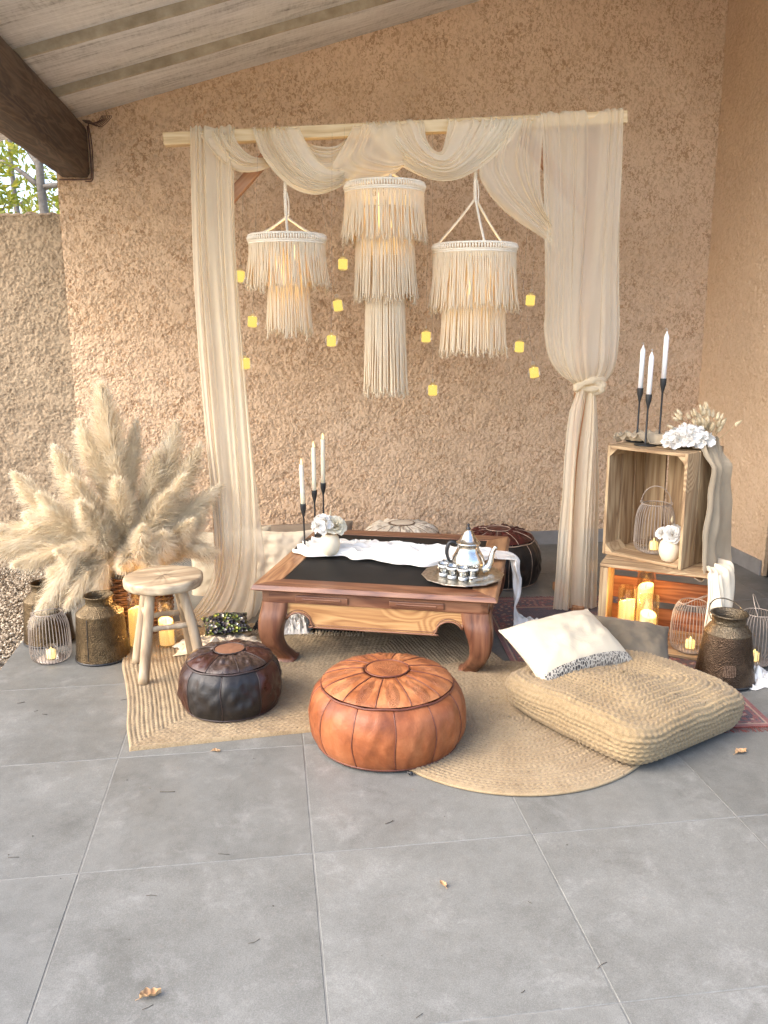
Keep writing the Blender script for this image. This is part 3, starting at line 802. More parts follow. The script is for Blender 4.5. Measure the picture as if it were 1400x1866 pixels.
for k, ((s_, z), lb) in enumerate(zip(js, jl)):
    pl = bar(s_, z, -.005 if k != 0 else -.03)
    o = j0 if k == 0 else dup(j0, tuple(pl))
    o.location = tuple(pl); o.rotation_euler = (random.uniform(-.05, .05), random.uniform(-.16, .16), random.uniform(0, 6))
    o['label'] = 'lit tealight globe, ' + lb
    ln = float(barz(s_)) - z - R0 - .03
    th = MB().tube(np.array([[0, 0, R0 + .015], [0, 0, R0 + .015 + ln * .5], [0, 0, R0 + .015 + ln]]), .0006, 3, False).obj('thread', M_nylon, o)

# ================================================================== RUGS
def braid_field(A, B, row, pitch):
    """height of braided jute: A along the braid (m), B across (m)"""
    k = np.floor(B / row); f = B / row - k
    prof = np.sqrt(np.clip(1 - (2 * f - 1)**2, 0, 1))
    sgn = np.where(k % 2 == 0, 1, -1)
    x = A / pitch + sgn * (f - .5) * .9 + .37 * k
    tw = .5 + .5 * np.cos(2 * PI * x)
    return prof * (.62 + .38 * tw)

def jute(name, c, row_lo=1.0):
    t = NT(name)
    uv = t('TexCoord').outputs['UV']
    st = t('Mapping', {'Vector': uv, 'Scale': (14, 60, 1)}).outputs[0]
    n1 = t.noise(st, 1.0, 3, .6)
    ob = t.coord('Object')
    n2 = t.noise(ob, 260, 3, .6); n3 = t.noise(ob, 5, 4, .6); n4 = t.noise(ob, 42, 3, .7)
    f = t.math('ADD', t.math('ADD', t.math('MULTIPLY', n1, .6), t.math('MULTIPLY', n2, .25)), t.math('ADD', t.math('MULTIPLY', n3, .25), t.math('MULTIPLY', n4, .2)))
    col = t.ramp(f, [(.38, c[0]), (.55, c[1]), (.72, c[2])])
    spk = t.ramp(t.noise(ob, 55, 2, .5), [(.70, 0.0), (.76, .75)])
    col = t.mix(spk, col, c[3])
    t.bsdf(Base_Color=col, Roughness=.92, Specular_IOR_Level=.12, Normal=t.bump(t.math('ADD', n2, n1), .55, .003), Sheen_Weight=.15)
    return t.m
J4 = ((.125, .080, .038), (.225, .155, .082), (.35, .265, .155), (.08, .048, .022))
M_jute = jute('jute braid', J4)
M_jute2 = jute('golden jute braid', ((.12, .076, .034), (.21, .145, .074), (.33, .245, .135), (.075, .042, .018)))

# rectangular braided rug: braid runs round and round the rectangle
ROW = .0155
rr_ = MB(); Wd, Hd = 1.50, 1.12; cell = .0036
nu, nv = int(Wd / cell), int(Hd / cell)
X, Y = np.meshgrid(np.linspace(0, Wd, nu), np.linspace(0, Hd, nv), indexing='ij')
dl, dr_, db, dt = X, Wd - X, Y, Hd - Y
dm = np.minimum(np.minimum(dl, dr_), np.minimum(db, dt))
hor = (np.minimum(db, dt) <= np.minimum(dl, dr_))
A = np.where(hor, X, Y)
B = dm + .0011 * wob(np.where(hor, X, Y) * 14, 8) * sstep(0, .02, dm)
H = braid_field(A, B, ROW, .020) * .0092
wav = .004 * fields((nu, nv), .09 / cell, 91) * sstep(0, .03, dm) * .35
skew = -.10 * Y                                                         # corner is a little out of square
ex = .005 * wob(Y * 6, 5) * np.exp(-X / .15)
ey = .004 * wob(X * 5, 15) * np.exp(-Y / .15)
Z = .006 + H + np.maximum(wav, -.003)
Z = np.where((dm <= 0), 0, Z)
rr_.grid(np.stack([X + skew + ex, Y + ey, Z], -1), np.stack([A * 10, B / ROW], -1))
rug1 = rr_.obj('jute_rug', M_jute, uv=True)
rug1.location = (.030, .640, 0); rug1.rotation_euler.z = math.radians(4.6)
tag(rug1, 'rectangular braided jute rug lying under the stool, dark pouf and low table', 'rug', 'braided jute pieces')

# round spiral rug
ROW2 = .0150; R = .497; nr, na = 150, 900
r_ = np.linspace(0.001, R, nr)[None]; th = np.linspace(0, 2 * PI, na)[:, None]
r2 = r_ + 0 * th; sp = r2 + ROW2 * th / (2 * PI)
Z = .006 + braid_field(r2 * (th + 2 * PI * np.floor(sp / ROW2)), sp, ROW2, .019) * .0090
ed = sstep(R, R - .012, r2); Z *= .25 + .75 * ed
X = r2 * np.cos(th) * (1 + .006 * np.sin(3 * th + 1)); Y = r2 * np.sin(th) * (1 + .006 * np.sin(3 * th + 1))
Z = Z + .002 * np.sin(5 * X + 2) * np.sin(6 * Y)
# lies over the edge of the rectangular rug
e_y = .695 + .08 * (X + 1.32); over = sstep(-.02, .03, (Y + .68) - e_y)
Z = Z + .0115 * over + .0015
b = MB().grid(np.stack([X, Y, Z], -1)[::-1] * [1, 1, 1], np.stack([th * r2 * 10 + 0 * r2, sp / ROW2], -1)[::-1])
a = np.linspace(0, 2 * PI, 400, endpoint=False)
b.tube(np.stack([(R - .003) * np.cos(a) * (1 + .006 * np.sin(3 * a + 1)), (R - .003) * np.sin(a) * (1 + .006 * np.sin(3 * a + 1)), .0055 + .0115 * sstep(-.02, .03, (R * np.sin(a) + .68) - (.695 + .08 * (R * np.cos(a) + 1.32)))], 1), .0055 * (1 + .12 * np.sin(a * 200)), 6, closed=True)
rug2 = b.obj('jute_rug', M_jute, uv=True); rug2.location = (1.32, .68, 0)
tag(rug2, 'round spiral jute rug in front, between the orange pouf and the square jute cushion', 'rug', 'braided jute pieces')

# red patterned rug
t = NT('red patterned wool'); v = t.coord('Object')
sx = t('SeparateXYZ', {0: v}).outputs
ax = t.math('ABSOLUTE', sx[0]); ay = t.math('ABSOLUTE', sx[1])
d = t.math('MINIMUM', t.math('SUBTRACT', .40, ax), t.math('SUBTRACT', .72, ay))
vor = t('TexVoronoi', {'Vector': v, 'Scale': 17.0}, distance='MANHATTAN').outputs
cell = t.ramp(vor[0], [(.0, (.35, .24, .15)), (.16, (.05, .012, .012)), (.30, (.16, .02, .018)), (.42, (.022, .022, .04))], 'CONSTANT')
vor2 = t('TexVoronoi', {'Vector': v, 'Scale': 42.0}, distance='CHEBYCHEV').outputs
cell2 = t.ramp(vor2[0], [(.0, (.36, .25, .16)), (.22, (.20, .03, .02)), (.38, (.02, .018, .03))], 'CONSTANT')
red = (.18, .026, .02)
c1 = t.mix(t.ramp(d, [(.155, 0), (.156, 1)], 'CONSTANT'), cell2, cell)
c1 = t.mix(t.ramp(d, [(.0, 1), (.022, 0), (.14, 1), (.155, 0)], 'CONSTANT'), c1, (.33, .21, .13))
c1 = t.mix(t.ramp(d, [(.0, 1), (.012, 0), (.028, 1), (.036, 0), (.128, 1), (.138, 0)], 'CONSTANT'), c1, red)
h = t.noise(v, 700, 2)
c1 = t.mix(.3, c1, t.ramp(t.noise(v, 90, 3), [(.3, (.05, .02, .015)), (.7, (.26, .12, .08))]))
t.bsdf(Base_Color=c1, Roughness=.95, Specular_IOR_Level=.1, Normal=t.bump(h, .5, .002), Sheen_Weight=.3); M_persian = t.m
b = MB().box((0, 0, .0035), (.80, 1.44, .006))
for e in (-1, 1):
    for k in range(110):
        x = -.395 + .79 * k / 109
        b.tube(np.array([[x, e * .72, .004], [x + random.uniform(-.004, .004), e * .738, .003], [x + random.uniform(-.008, .008), e * .752, .0015]]), .0013, 3, False)
pr = b.obj('patterned_rug', M_persian, smooth=False); pr.location = (1.885, 1.245, .0008); pr.rotation_euler.z = math.radians(-5)
tag(pr, 'dark red patterned wool rug showing from under the jute cushion and crates', 'rug')

# dark tasselled rug under the table
t = NT('black tufted wool'); v = t.coord('Object'); n = t.noise(v, 140, 3, .7)
t.bsdf(Base_Color=t.ramp(n, [(.45, (.012, .011, .011)), (.62, (.03, .028, .026)), (.7, (.3, .26, .2))]), Roughness=.95, Normal=t.bump(n, .9, .008)); M_blackwool = t.m
M_tassel = mottle('cream tassel yarn', (.45, .36, .24), (.62, .52, .37), .95, 60, .4)
kt = thing('tasselled_rug', 'small black rug with cream tassels half hidden under the low table', 'rug', (.70, 1.80, .0), math.radians(-12))
nu, nv = 90, 60
X, Y = np.meshgrid(np.linspace(-.26, .26, nu), np.linspace(-.17, .17, nv), indexing='ij')
Z = .022 + .004 * rng.normal(0, 1, X.shape) + .004 * wob(X * 20, 1) + .004 * wob(Y * 24, 2)
m_ = np.maximum(np.abs(X) / .26, np.abs(Y) / .17); Z = np.where(m_ > .985, .012, Z)
MB().grid(np.stack([X, Y, Z], -1)).obj('pile', M_blackwool, kt)
b = MB()
for k in range(26):
    y = -.165 + .33 * k / 25
    for q in range(4):
        b.tube(cr([(.255, y, .018), (.285 + random.uniform(0, .01), y + random.uniform(-.008, .008), .019), (.315 + random.uniform(-.01, .012), y + random.uniform(-.014, .014), .0145)], 6), np.linspace(.0028, .0015, 6), 4)
for k in range(34):
    x = -.25 + .5 * k / 33
    for q in range(3):
        b.tube(cr([(x, -.165, .018), (x + random.uniform(-.006, .006), -.19, .018), (x + random.uniform(-.012, .012), -.215, .0145)], 5), np.linspace(.0024, .0012, 5), 4)
tag(b.obj('tassels', M_tassel, kt), kind='stuff')

# ================================================================== CUSHIONS AND POUFS
def superpillow(a, b_, h, n=64, pinch=.10, seed=0, wr=.006, sag=0.0):
    """closed pillow, half sizes a,b and half thickness h; corners drawn out, sides drawn in"""
    u = np.linspace(-1, 1, n); U, V = np.meshgrid(u, u, indexing='ij')
    px = U * (1 - pinch * (1 - V**2) * np.abs(U)**2.5); py = V * (1 - pinch * (1 - U**2) * np.abs(V)**2.5)
    prof = ((1 - np.abs(U)**2.6) * (1 - np.abs(V)**2.6))
    prof = np.clip(prof, 0, 1)**.55
    e = (1 - np.maximum(np.abs(U), np.abs(V)))
    r = fields((n, n), n * .34, seed) * .6 + fields((n, n), n * .15, seed + 1) * .22
    # seam wrinkles radiating from the edges
    ang = np.arctan2(V, U); rad = np.sin(ang * 13 + 2 * r) * np.exp(-e / .16) * (e > .01)
    top = h * prof + wr * (r * prof + .35 * rad * np.minimum(1, e * 12))
    bot = -h * prof * .8 + wr * .6 * r * prof
    bend = -sag * (U**2) - sag * .5 * V**2
    T = np.stack([a * px, b_ * py, top + bend], -1); Bt = np.stack([a * px, b_ * py, bot + bend], -1)
    return T, Bt
def pillow_obj(name, a, b_, h, m, loc, M, label, group=None, seed=0, pinch=.1, wr=.006, m2=None, sag=0.0, piping=None):
    T, Bt = superpillow(a, b_, h, 64, pinch, seed, wr, sag)
    mb = MB().grid(T).grid(Bt[::-1])
    n = T.shape[0]
    ring = np.concatenate([T[:, 0], T[-1, 1:], T[-2::-1, -1], T[0, -2:0:-1]])
    mb.tube(ring, .0035 * (1 + .15 * np.sin(np.arange(len(ring)) * .9)), 6, closed=True)
    o = mb.obj(name, m)
    o.matrix_world = Matrix.Translation(loc) @ M
    tag(o, label, 'cushion', group or 'loose cushions')
    return o, T, Bt
def frame(yaw, pitch=0, roll=0):
    return Matrix.Rotation(math.radians(yaw), 4, 'Z') @ Matrix.Rotation(math.radians(pitch), 4, 'X') @ Matrix.Rotation(math.radians(roll), 4, 'Y')

# square braided jute floor cushion
n = 240; a_ = .312; hh = .064
u = np.linspace(-1, 1, n); U, V_ = np.meshgrid(u, u, indexing='ij')
def roundbox(n_lat, n_side):
    """cross-section loops of a rounded square from the middle of the top, down the side, to the underside"""
    out = []
    sq = np.linspace(0, 2 * PI, n_side, endpoint=False)
    return sq
ns, nl = 640, 150
sq = np.linspace(0, 2 * PI, ns, endpoint=False)
c, s_ = np.cos(sq), np.sin(sq)
def sqr(p): 
    q = (np.abs(c)**p + np.abs(s_)**p)**(-1 / p); return np.stack([c * q, s_ * q], 1)
L1, L2, L3 = .25, .17, .12                      # arc lengths: top radius, side, underside
P = np.zeros((ns, nl, 3)); D = np.linspace(.004, L1 + L2 + L3 + .02, nl)
rc = .040
for j, dd in enumerate(D):
    if dd < a_ - rc: rad, z, w_ = dd, hh, dd / a_
    elif dd < a_ - rc + rc * PI / 2: q = (dd - (a_ - rc)) / rc; rad, z, w_ = a_ - rc + rc * math.sin(q), hh - rc * (1 - math.cos(q)), 1
    elif dd < a_ - rc + rc * PI / 2 + 2 * (hh - rc): rad, z, w_ = a_, hh - rc - (dd - (a_ - rc + rc * PI / 2)), 1
    else: q = min((dd - (a_ - rc + rc * PI / 2 + 2 * (hh - rc))) / rc, PI / 2); rad, z, w_ = a_ - rc + rc * math.cos(q), -(hh - rc) - rc * math.sin(q), 1
    p = 2 + 5.5 * min(1, w_)**1.2 if z > 0 else 7.0
    e = sqr(7.5 if w_ > .25 else 2 + 22 * w_)
    P[:, j, 0] = e[:, 0] * rad; P[:, j, 1] = e[:, 1] * rad; P[:, j, 2] = z
dome = (1 - np.clip(np.abs(P[..., 0]) / a_, 0, 1)**2.2) * (1 - np.clip(np.abs(P[..., 1]) / a_, 0, 1)**2.2)
P[..., 2] += .018 * dome * np.sign(np.maximum(P[..., 2], 0))
# slumped shape: right and back sit low, left corner sags to the floor, front edge bulges
P[..., 2] += -.020 * sstep(.1, -.3, P[..., 0]) * sstep(0, .3, P[..., 1]) * (P[..., 2] > 0)
P[..., 2] += -.012 * np.exp(-((P[..., 0] - .02)**2 + (P[..., 1] - .12)**2) / .02) * (P[..., 2] > 0)
P[..., 2] += .007 * wob(P[..., 0] * 11, 3) * (P[..., 2] > 0) + .004 * wob(P[..., 1] * 13, 4) * (P[..., 2] > 0)
zz = np.clip((P[..., 2] + hh) / (2 * hh), 0, 1)
P[..., 0] *= 1 - .05 * (1 - zz)**2; P[..., 1] *= 1 - .05 * (1 - zz)**2
P[..., 0] *= 1 + .012 * np.sin(4 * P[..., 1] / a_ + 1)
Nv = np.cross(np.gradient(P, axis=1), np.roll(P, -1, 0) - np.roll(P, 1, 0)); Nv /= np.linalg.norm(Nv, axis=-1, keepdims=True) + 1e-9
Nv *= np.sign((Nv[..., 2:3] * np.sign(P[..., 2:3]) + (Nv[..., :2] * P[..., :2]).sum(-1, keepdims=True)) + 1e-9)
arc = np.arange(ns) / ns * 8 * a_
RJ = .0158
Bq = np.broadcast_to(D[None], (ns, nl)) + RJ * (np.arange(ns) / ns)[:, None] + .0018 * wob(arc * 16, 7)[:, None]
Aq = arc[:, None] * np.clip(D / a_, .15, 1)[None]
H = braid_field(Aq, Bq, RJ, .021) * .0085
P = P + Nv * (H * 1.5)[..., None]
b = MB().grid(P, np.stack([Aq * 10, Bq / RJ], -1), wrapu=True)
jc = b.obj('floor_cushion', M_jute2, uv=True)
jc.location = (1.722, .640, hh + .017); jc.rotation_euler = (math.radians(.5), math.radians(1.5), math.radians(27.5))
tag(jc, 'large square braided jute floor cushion lying on the rugs at the front right', 'cushion', 'floor seats')

M_linen = cloth('natural cotton', (.44, .375, .27), (.51, .445, .33), 700, bs=.3)
M_taupe = cloth('taupe velvet', (.115, .092, .062), (.16, .13, .092), 700, bs=.25)
M_white = cloth('white gauze', (.78, .75, .68), (.84, .81, .75), 700, .15, .2)
M_cream = cloth('cream cotton', (.70, .60, .44), (.78, .69, .53), 600, .1, .3)
M_flax = cloth('flax linen', (.36, .285, .19), (.44, .36, .25), 420, .18, .3)
M_grey_cushion = cloth('grey brown canvas', (.20, .155, .11), (.27, .215, .155), 400, .0, .3)

Mp = frame(19, 23, -3)
o, T, Bt = pillow_obj('scatter_cushion', .205, .150, .082, M_linen, (1.588, .842, .200), Mp, 'natural cotton cushion with a lace edge leaning on the jute floor cushion', seed=3, wr=.004, pinch=.07)
# lace band along the lower front edge
t = NT('openwork lace'); v = t.coord('UV')
vo = t('TexVoronoi', {'Vector': v, 'Scale': 1.0}, feature='DISTANCE_TO_EDGE').outputs[0]
m1 = t.ramp(vo, [(.10, 1.0), (.16, 0.0)])
col = t.mix(m1, t.ramp(t.noise(t.coord('Object'), 9, 2), [(.45, (.035, .03, .028)), (.55, (.10, .085, .07))]), (.40, .36, .29))
t.bsdf(Base_Color=col, Roughness=.8, Normal=t.bump(m1, .6, .002)); M_lace = t.m
nb = 60; us = np.linspace(-.93, .93, nb)
def tsurf(uu, vv):
    i = (uu + 1) / 2 * 63; j = (vv + 1) / 2 * 63
    i0 = np.clip(i.astype(int), 0, 62); j0 = np.clip(j.astype(int), 0, 62); fi = (i - i0)[..., None]; fj = (j - j0)[..., None]
    return (T[i0, j0] * (1 - fi) + T[i0 + 1, j0] * fi) * (1 - fj) + (T[i0, j0 + 1] * (1 - fi) + T[i0 + 1, j0 + 1] * fi) * fj
Ul, Vl = np.meshgrid(us, np.linspace(-.985, -.78, 8), indexing='ij')
Pl = tsurf(Ul, Vl) + np.array([0, -.0015, .0022])
lb = MB().grid(Pl, np.stack([Ul * 26, Vl * 14], -1)).obj('lace_band', M_lace, o, uv=True)
pillow_obj('scatter_cushion', .15, .12, .062, M_taupe, (1.895, .965, .142), frame(-20, 28, 8), 'taupe velvet cushion propped behind the natural cotton one, by the lower crate', seed=8, pinch=.08)
pillow_obj('scatter_cushion', .20, .19, .062, M_cream, (.545, 2.34, .135), frame(-14, 72, 6), 'cream cotton cushion with a pulled corner standing at the left rear of the table', seed=12, wr=.009, pinch=.12)
pillow_obj('scatter_cushion', .22, .20, .06, M_linen, (.30, 2.36, .13), frame(6, 70, -4), 'pale cotton cushion seen through the left sheer drape', seed=15, wr=.007)
pillow_obj('scatter_cushion', .34, .115, .07, M_grey_cushion, (.66, 2.88, .105), frame(3, 76, 2), 'grey brown canvas cushion leaning on the wall behind the table', seed=18, pinch=.04)
# sequinned cushion by the left drape
t = NT('coloured sequins'); v = t.coord('Object'); vo = t('TexVoronoi', {'Vector': v, 'Scale': 75.0}); 
hue = t.ramp(t('SeparateColor', {0: vo.outputs['Color']}).outputs[0], [(.0, (.02, .02, .03)), (.25, (.12, .12, .13)), (.4, (.22, .25, .05)), (.52, (.03, .03, .05)), (.66, (.35, .34, .3)), (.8, (.10, .14, .06)), (1.0, (.2, .1, .05))], 'CONSTANT')
t.bsdf(Base_Color=hue, Roughness=.3, Metallic=.6, Normal=t.bump(vo.outputs[0], 1.0, .01)); M_seq = t.m
pillow_obj('scatter_cushion', .10, .075, .035, M_seq, (.305, 1.62, .075), frame(10, 12, 0), 'small cushion of dark and yellow sequins lying by the left table leg', seed=19)

def leather(name, stops, rough=.34, scale=9, bs=.35, emboss=False, rnd=3.0, coat=.04):
    t = NT(name); v = t.coord('Object', rnd=rnd); vo = t.coord('Object')
    n = t.noise(v, scale, 5, .62, .3)
    col = t.ramp(n, stops)
    w1 = t.noise(v, 34, 4, .6, .8); fine = t.noise(v, 520, 2, .6)
    h = t.math('ADD', t.math('MULTIPLY', w1, .8), t.math('MULTIPLY', fine, .12))
    if emboss:
        uv = t('TexCoord').outputs['UV']
        d = t('VectorMath', {0: t('Mapping', {'Vector': uv, 'Scale': (1, .62, 1)}).outputs[0], 1: (.5, .38, 0)}, operation='DISTANCE').outputs['Value']
        cv_ = t('TexVoronoi', {'Vector': uv, 'Scale': 5.5}).outputs[0]
        rg = t.math('SINE', t.math('MULTIPLY', cv_, 46.0)); msk = t.ramp(d, [(.0, 1.0), (.22, 1.0), (.26, 0.0)])
        ang = t('TexNoise', {'Vector': uv, 'Scale': 16.0, 'Detail': 1.0}).outputs[0]
        mg = t('TexMagic', {'Vector': uv, 'Scale': 16.0, 'Distortion': 2.2}, turbulence_depth=2).outputs[1]
        e = t.math('MULTIPLY', msk, t.math('ADD', t.math('MULTIPLY', rg, .35), t.math('MULTIPLY', mg, .9)))
        h = t.math('ADD', h, t.math('MULTIPLY', e, .7))
        col = t.mix(t.math('MULTIPLY', t.ramp(e, [(.15, .5), (.5, 0.0)]), msk), col, stops[0][1])
    t.bsdf(Base_Color=col, Roughness=t.ramp(t.noise(v, 22, 4), [(.3, rough - .08), (.7, rough + .14)]), Normal=t.bump(h, bs, .006),
           Coat_Weight=coat * .6, Coat_Roughness=.3, Specular_IOR_Level=.32)
    return t.m

def pouf(name, label, loc, R, H, n, m_top, m_side, m_cord, m_med, yaw=0, seed=0, top_f=.80, med_f=.33, wrinkle=.004, mats=None, tops=None, cordr=.0035, group='leather poufs'):
    """drum of n side panels and n petal-shaped top panels round a medallion; every panel its own piece"""
    r = np.random.default_rng(seed)
    T = thing(name, label, 'pouf', loc, yaw, group)
    zs = H * .80
    def prof(q):        # side: q 0 (floor) .. 1 (upper seam)
        rad = R * (.86 + .14 * np.sin(PI * np.clip(q * .98 + .04, 0, 1))**.62)
        rad = np.where(q > .8, rad - R * .035 * ((q - .8) / .2)**2, rad)
        return rad
    def topz(f):        # top surface height over radius fraction
        return zs + (H - zs) * np.sqrt(np.clip(1 - (f * .985)**2.3, 0, 1))
    Rs = float(prof(np.array(1.0)))
    st, lt = 18, 16
    pieces = []
    for var in range(3):
        w = fields((64, 64), 12, seed + var * 5); w2 = fields((64, 64), 5, seed + var * 5 + 2)
        q = np.linspace(0, 1, lt); a = np.linspace(-.5, .5, st)
        Aq, Qq = np.meshgrid(a, q, indexing='ij')
        bul = np.cos(PI * Aq)**.32
        wi = (w[:st, :lt] * .7 + w2[:st, :lt] * .45) * wrinkle * bul * np.sin(PI * Qq)**.5
        rad = prof(Qq) * (1 - .012 * (1 - bul)) + wi
        ang = Aq * 2 * PI / n * .996
        P = np.stack([rad * np.cos(ang), rad * np.sin(ang), .004 + Qq * (zs - .004)], -1)
        sm = MB().grid(P, np.stack([Aq + .5, Qq], -1)).mesh('side_panel', uv=True)
        f = np.linspace(med_f * .96, 1.0, lt)
        Aq, Fq = np.meshgrid(a, f, indexing='ij')
        fe = Fq
        bul = np.cos(PI * Aq)**.5
        wi = (w[20:20 + st, 20:20 + lt] * .7 + w2[20:20 + st, 20:20 + lt] * .5) * wrinkle * bul * np.sin(PI * (Fq - med_f) / (1 - med_f))**.5
        rad = Rs * Fq; ang = Aq * 2 * PI / n * .996
        P = np.stack([rad * np.cos(ang), rad * np.sin(ang), topz(Fq) - .003 * (1 - bul) * np.minimum(1, (1.02 - Fq) * 8) + wi], -1)
        tm_ = MB().grid(P[::-1], np.stack([Aq + .5, (Fq - med_f) / (1 - med_f)], -1)[::-1]).mesh('top_panel', uv=True)
        pieces.append((sm, tm_))
    for k in range(n):
        sm, tm_ = pieces[int(r.integers(0, 3))]
        if mats: sm = sm.copy(); sm.materials.clear()
        o = link('side_panel', sm, mats[k % len(mats)] if mats else m_side, T, rot=(0, 0, 2 * PI * k / n))
        if tops: tm_ = tm_.copy(); tm_.materials.clear()
        o = link('top_panel', tm_, tops[k % len(tops)] if tops else m_top, T, rot=(0, 0, 2 * PI * (k + .5) / n))
    f = np.linspace(0, med_f, 10); a = np.linspace(0, 2 * PI, 41)
    Aq, Fq = np.meshgrid(a, f, indexing='ij')
    P = np.stack([Rs * Fq * np.cos(Aq), Rs * Fq * np.sin(Aq), topz(Fq) + .0012 - .001 * (Fq / med_f)**4], -1)
    MB().grid(P[::-1], np.stack([.5 + .4 * Fq / med_f * np.cos(Aq), .62 + .4 * Fq / med_f * np.sin(Aq)], -1)[::-1]).obj('medallion', m_med, T, uv=True)
    b = MB(); a = np.linspace(0, 2 * PI, 120, endpoint=False)
    wv = .0015 * np.sin(a * n) + .001 * np.sin(a * 3 + 1)
    b.tube(np.stack([(Rs + .001) * np.cos(a), (Rs + .001) * np.sin(a), zs + .002 + wv], 1), cordr * 1.15, 7, closed=True)
    b.tube(np.stack([prof(np.array(.0)) * np.cos(a), prof(np.array(.0)) * np.sin(a), .006 + 0 * a], 1), cordr * 1.1, 6, closed=True)
    zc = float(topz(np.array(med_f)))
    b.tube(np.stack([Rs * med_f * np.cos(a), Rs * med_f * np.sin(a), zc + .001 + 0 * a], 1), cordr * .8, 6, closed=True)
    for k in range(n):
        an = 2 * PI * (k + .5) / n; q = np.linspace(0.01, 1, 16); rad = prof(q) * .985 + .001
        d = .0025 * np.sin(q * 9 + k)
        b.tube(np.stack([rad * np.cos(an + d / R), rad * np.sin(an + d / R), .004 + q * (zs - .004)], 1), cordr * .62, 5)
        an = 2 * PI * k / n + 2 * PI / n * .0; an = 2 * PI * (k + 1.0) / n; f = np.linspace(med_f, 1, 12)
        b.tube(np.stack([Rs * f * np.cos(an), Rs * f * np.sin(an), topz(f) - .002 * np.minimum(1, (1.02 - f) * 8) + .0005], 1), cordr * .62, 5)
    b.obj('piping', m_cord, T)
    return T
OR = [(.28, (.11, .030, .011)), (.48, (.25, .074, .024)), (.75, (.42, .155, .060))]
M_or = leather('tan leather', OR, .44, 7, .38)
M_or_top = leather('embossed tan leather', [(.28, (.15, .042, .015)), (.48, (.30, .10, .034)), (.75, (.50, .21, .085))], .42, 11, .6, True)
M_cord_or = mottle('dark red piping', (.085, .022, .012), (.16, .045, .022), .5, 40, .2)
po = pouf('leather_pouf', 'big tan orange leather pouf with embossed petals and dark seams, nearest the camera', (.884, .612, .006), .265, .247, 12, M_or_top, M_or, M_cord_or, M_or_top, yaw=.22, seed=4, wrinkle=.0022)
b = MB().tube(cr([(.03, -.245, .004), (.035, -.255, .0), (.04, -.262, .002)], 8), .004, 6).box((.037, -.258, .004), (.012, .006, .010)); zp = b.obj('zip_pull', M_black, po); zp.rotation_euler.z = -.22
DK = [(.3, (.010, .009, .0085)), (.6, (.02, .0165, .0145)), (.8, (.05, .03, .022))]
M_dk = leather('black leather', DK, .40, 9, .4, coat=.2)
M_dkb = leather('dark brown leather', [(.3, (.022, .009, .006)), (.55, (.05, .017, .011)), (.8, (.09, .035, .02))], .32, 9, .5, coat=.35)
M_dkt = leather('worn dark leather', [(.3, (.022, .014, .011)), (.55, (.06, .036, .027)), (.8, (.12, .085, .066))], .24, 14, .9, coat=.5)
M_dkm = mottle('brown suede medallion', (.15, .062, .028), (.24, .11, .055), .7, 30, .3)
M_cord_dk = mottle('dark piping', (.02, .014, .012), (.06, .035, .028), .45, 40)
pouf('leather_pouf', 'small black and brown leather pouf with crumpled top, in front of the stool', (.352, .942, .013), .186, .212, 8, M_dkt, M_dk, M_cord_dk, M_dkm, yaw=.25, seed=9, wrinkle=.0055, mats=[M_dk, M_dkb, M_dk, M_dkb, M_dkb, M_dk], tops=[M_dkt, M_dkb, M_dkt], med_f=.36, cordr=.003)
M_mar = leather('maroon leather', [(.3, (.035, .008, .007)), (.6, (.075, .016, .013)), (.8, (.12, .03, .022))], .4, 9, .4)
M_cord_m = mottle('pale stitching', (.35, .25, .18), (.5, .38, .28), .8, 40)
pouf('leather_pouf', 'dark maroon leather pouf with pale stitching behind the right rear of the table', (1.73, 2.34, .0), .235, .285, 10, M_mar, M_dk, M_cord_m, M_mar, seed=14, wrinkle=.006, cordr=.0026)
M_wl = leather('ivory leather', [(.3, (.50, .44, .34)), (.6, (.62, .56, .45)), (.8, (.72, .66, .56))], .5, 9, .4, True)
M_cord_w = mottle('brown stitching', (.12, .07, .04), (.2, .13, .08), .8, 40)
pouf('leather_pouf', 'ivory leather pouf with brown stitched petals behind the table by the wall', (1.245, 2.60, .0), .25, .275, 14, M_wl, M_wl, M_cord_w, M_wl, seed=17, wrinkle=.004, cordr=.0024)

# ================================================================== LOW TABLE
M_mahog = wood('red brown hardwood', [(.25, (.085, .030, .015)), (.5, (.16, .062, .030)), (.8, (.25, .115, .058))], 0, 6, .38, .12, coat_dummy=0) if False else wood('red brown hardwood', [(.25, (.085, .030, .015)), (.5, (.155, .060, .029)), (.8, (.24, .110, .055))], 0, 6, .38, .12, Coat_Weight=.12, Coat_Roughness=.3)
M_mahog_y = wood('red brown hardwood end', [(.25, (.085, .030, .015)), (.5, (.155, .060, .029)), (.8, (.24, .110, .055))], 1, 6, .38, .12, Coat_Weight=.12, Coat_Roughness=.3)
M_mahog_z = wood('red brown hardwood leg', [(.25, (.075, .026, .013)), (.5, (.13, .048, .024)), (.8, (.20, .085, .042))], 2, 6, .40, .12, Coat_Weight=.12, Coat_Roughness=.3)
M_golden = wood('golden hardwood', [(.2, (.20, .085, .030)), (.45, (.34, .17, .065)), (.7, (.45, .25, .10)), (.95, (.53, .32, .14))], 0, 5, .40, .12, knots=True, rnd=0.0, Coat_Weight=.12, Coat_Roughness=.3)
M_warm = wood('warm hardwood', [(.2, (.14, .055, .025)), (.5, (.25, .115, .05)), (.85, (.42, .23, .11))], 1, 6, .40, .12, Coat_Weight=.12, Coat_Roughness=.3)
M_blackpanel = mottle('matt black inset', (.010, .0095, .009), (.016, .015, .0135), .6, 6, .1, .001, 90, Specular_IOR_Level=.22)
W, HT = .978, .36
tb = thing('low_table', 'carved low red brown table with curled legs and matt black inset top', 'table', (.4242, 1.265, .013), math.radians(-18.736))
HT -= .013
fw = .105
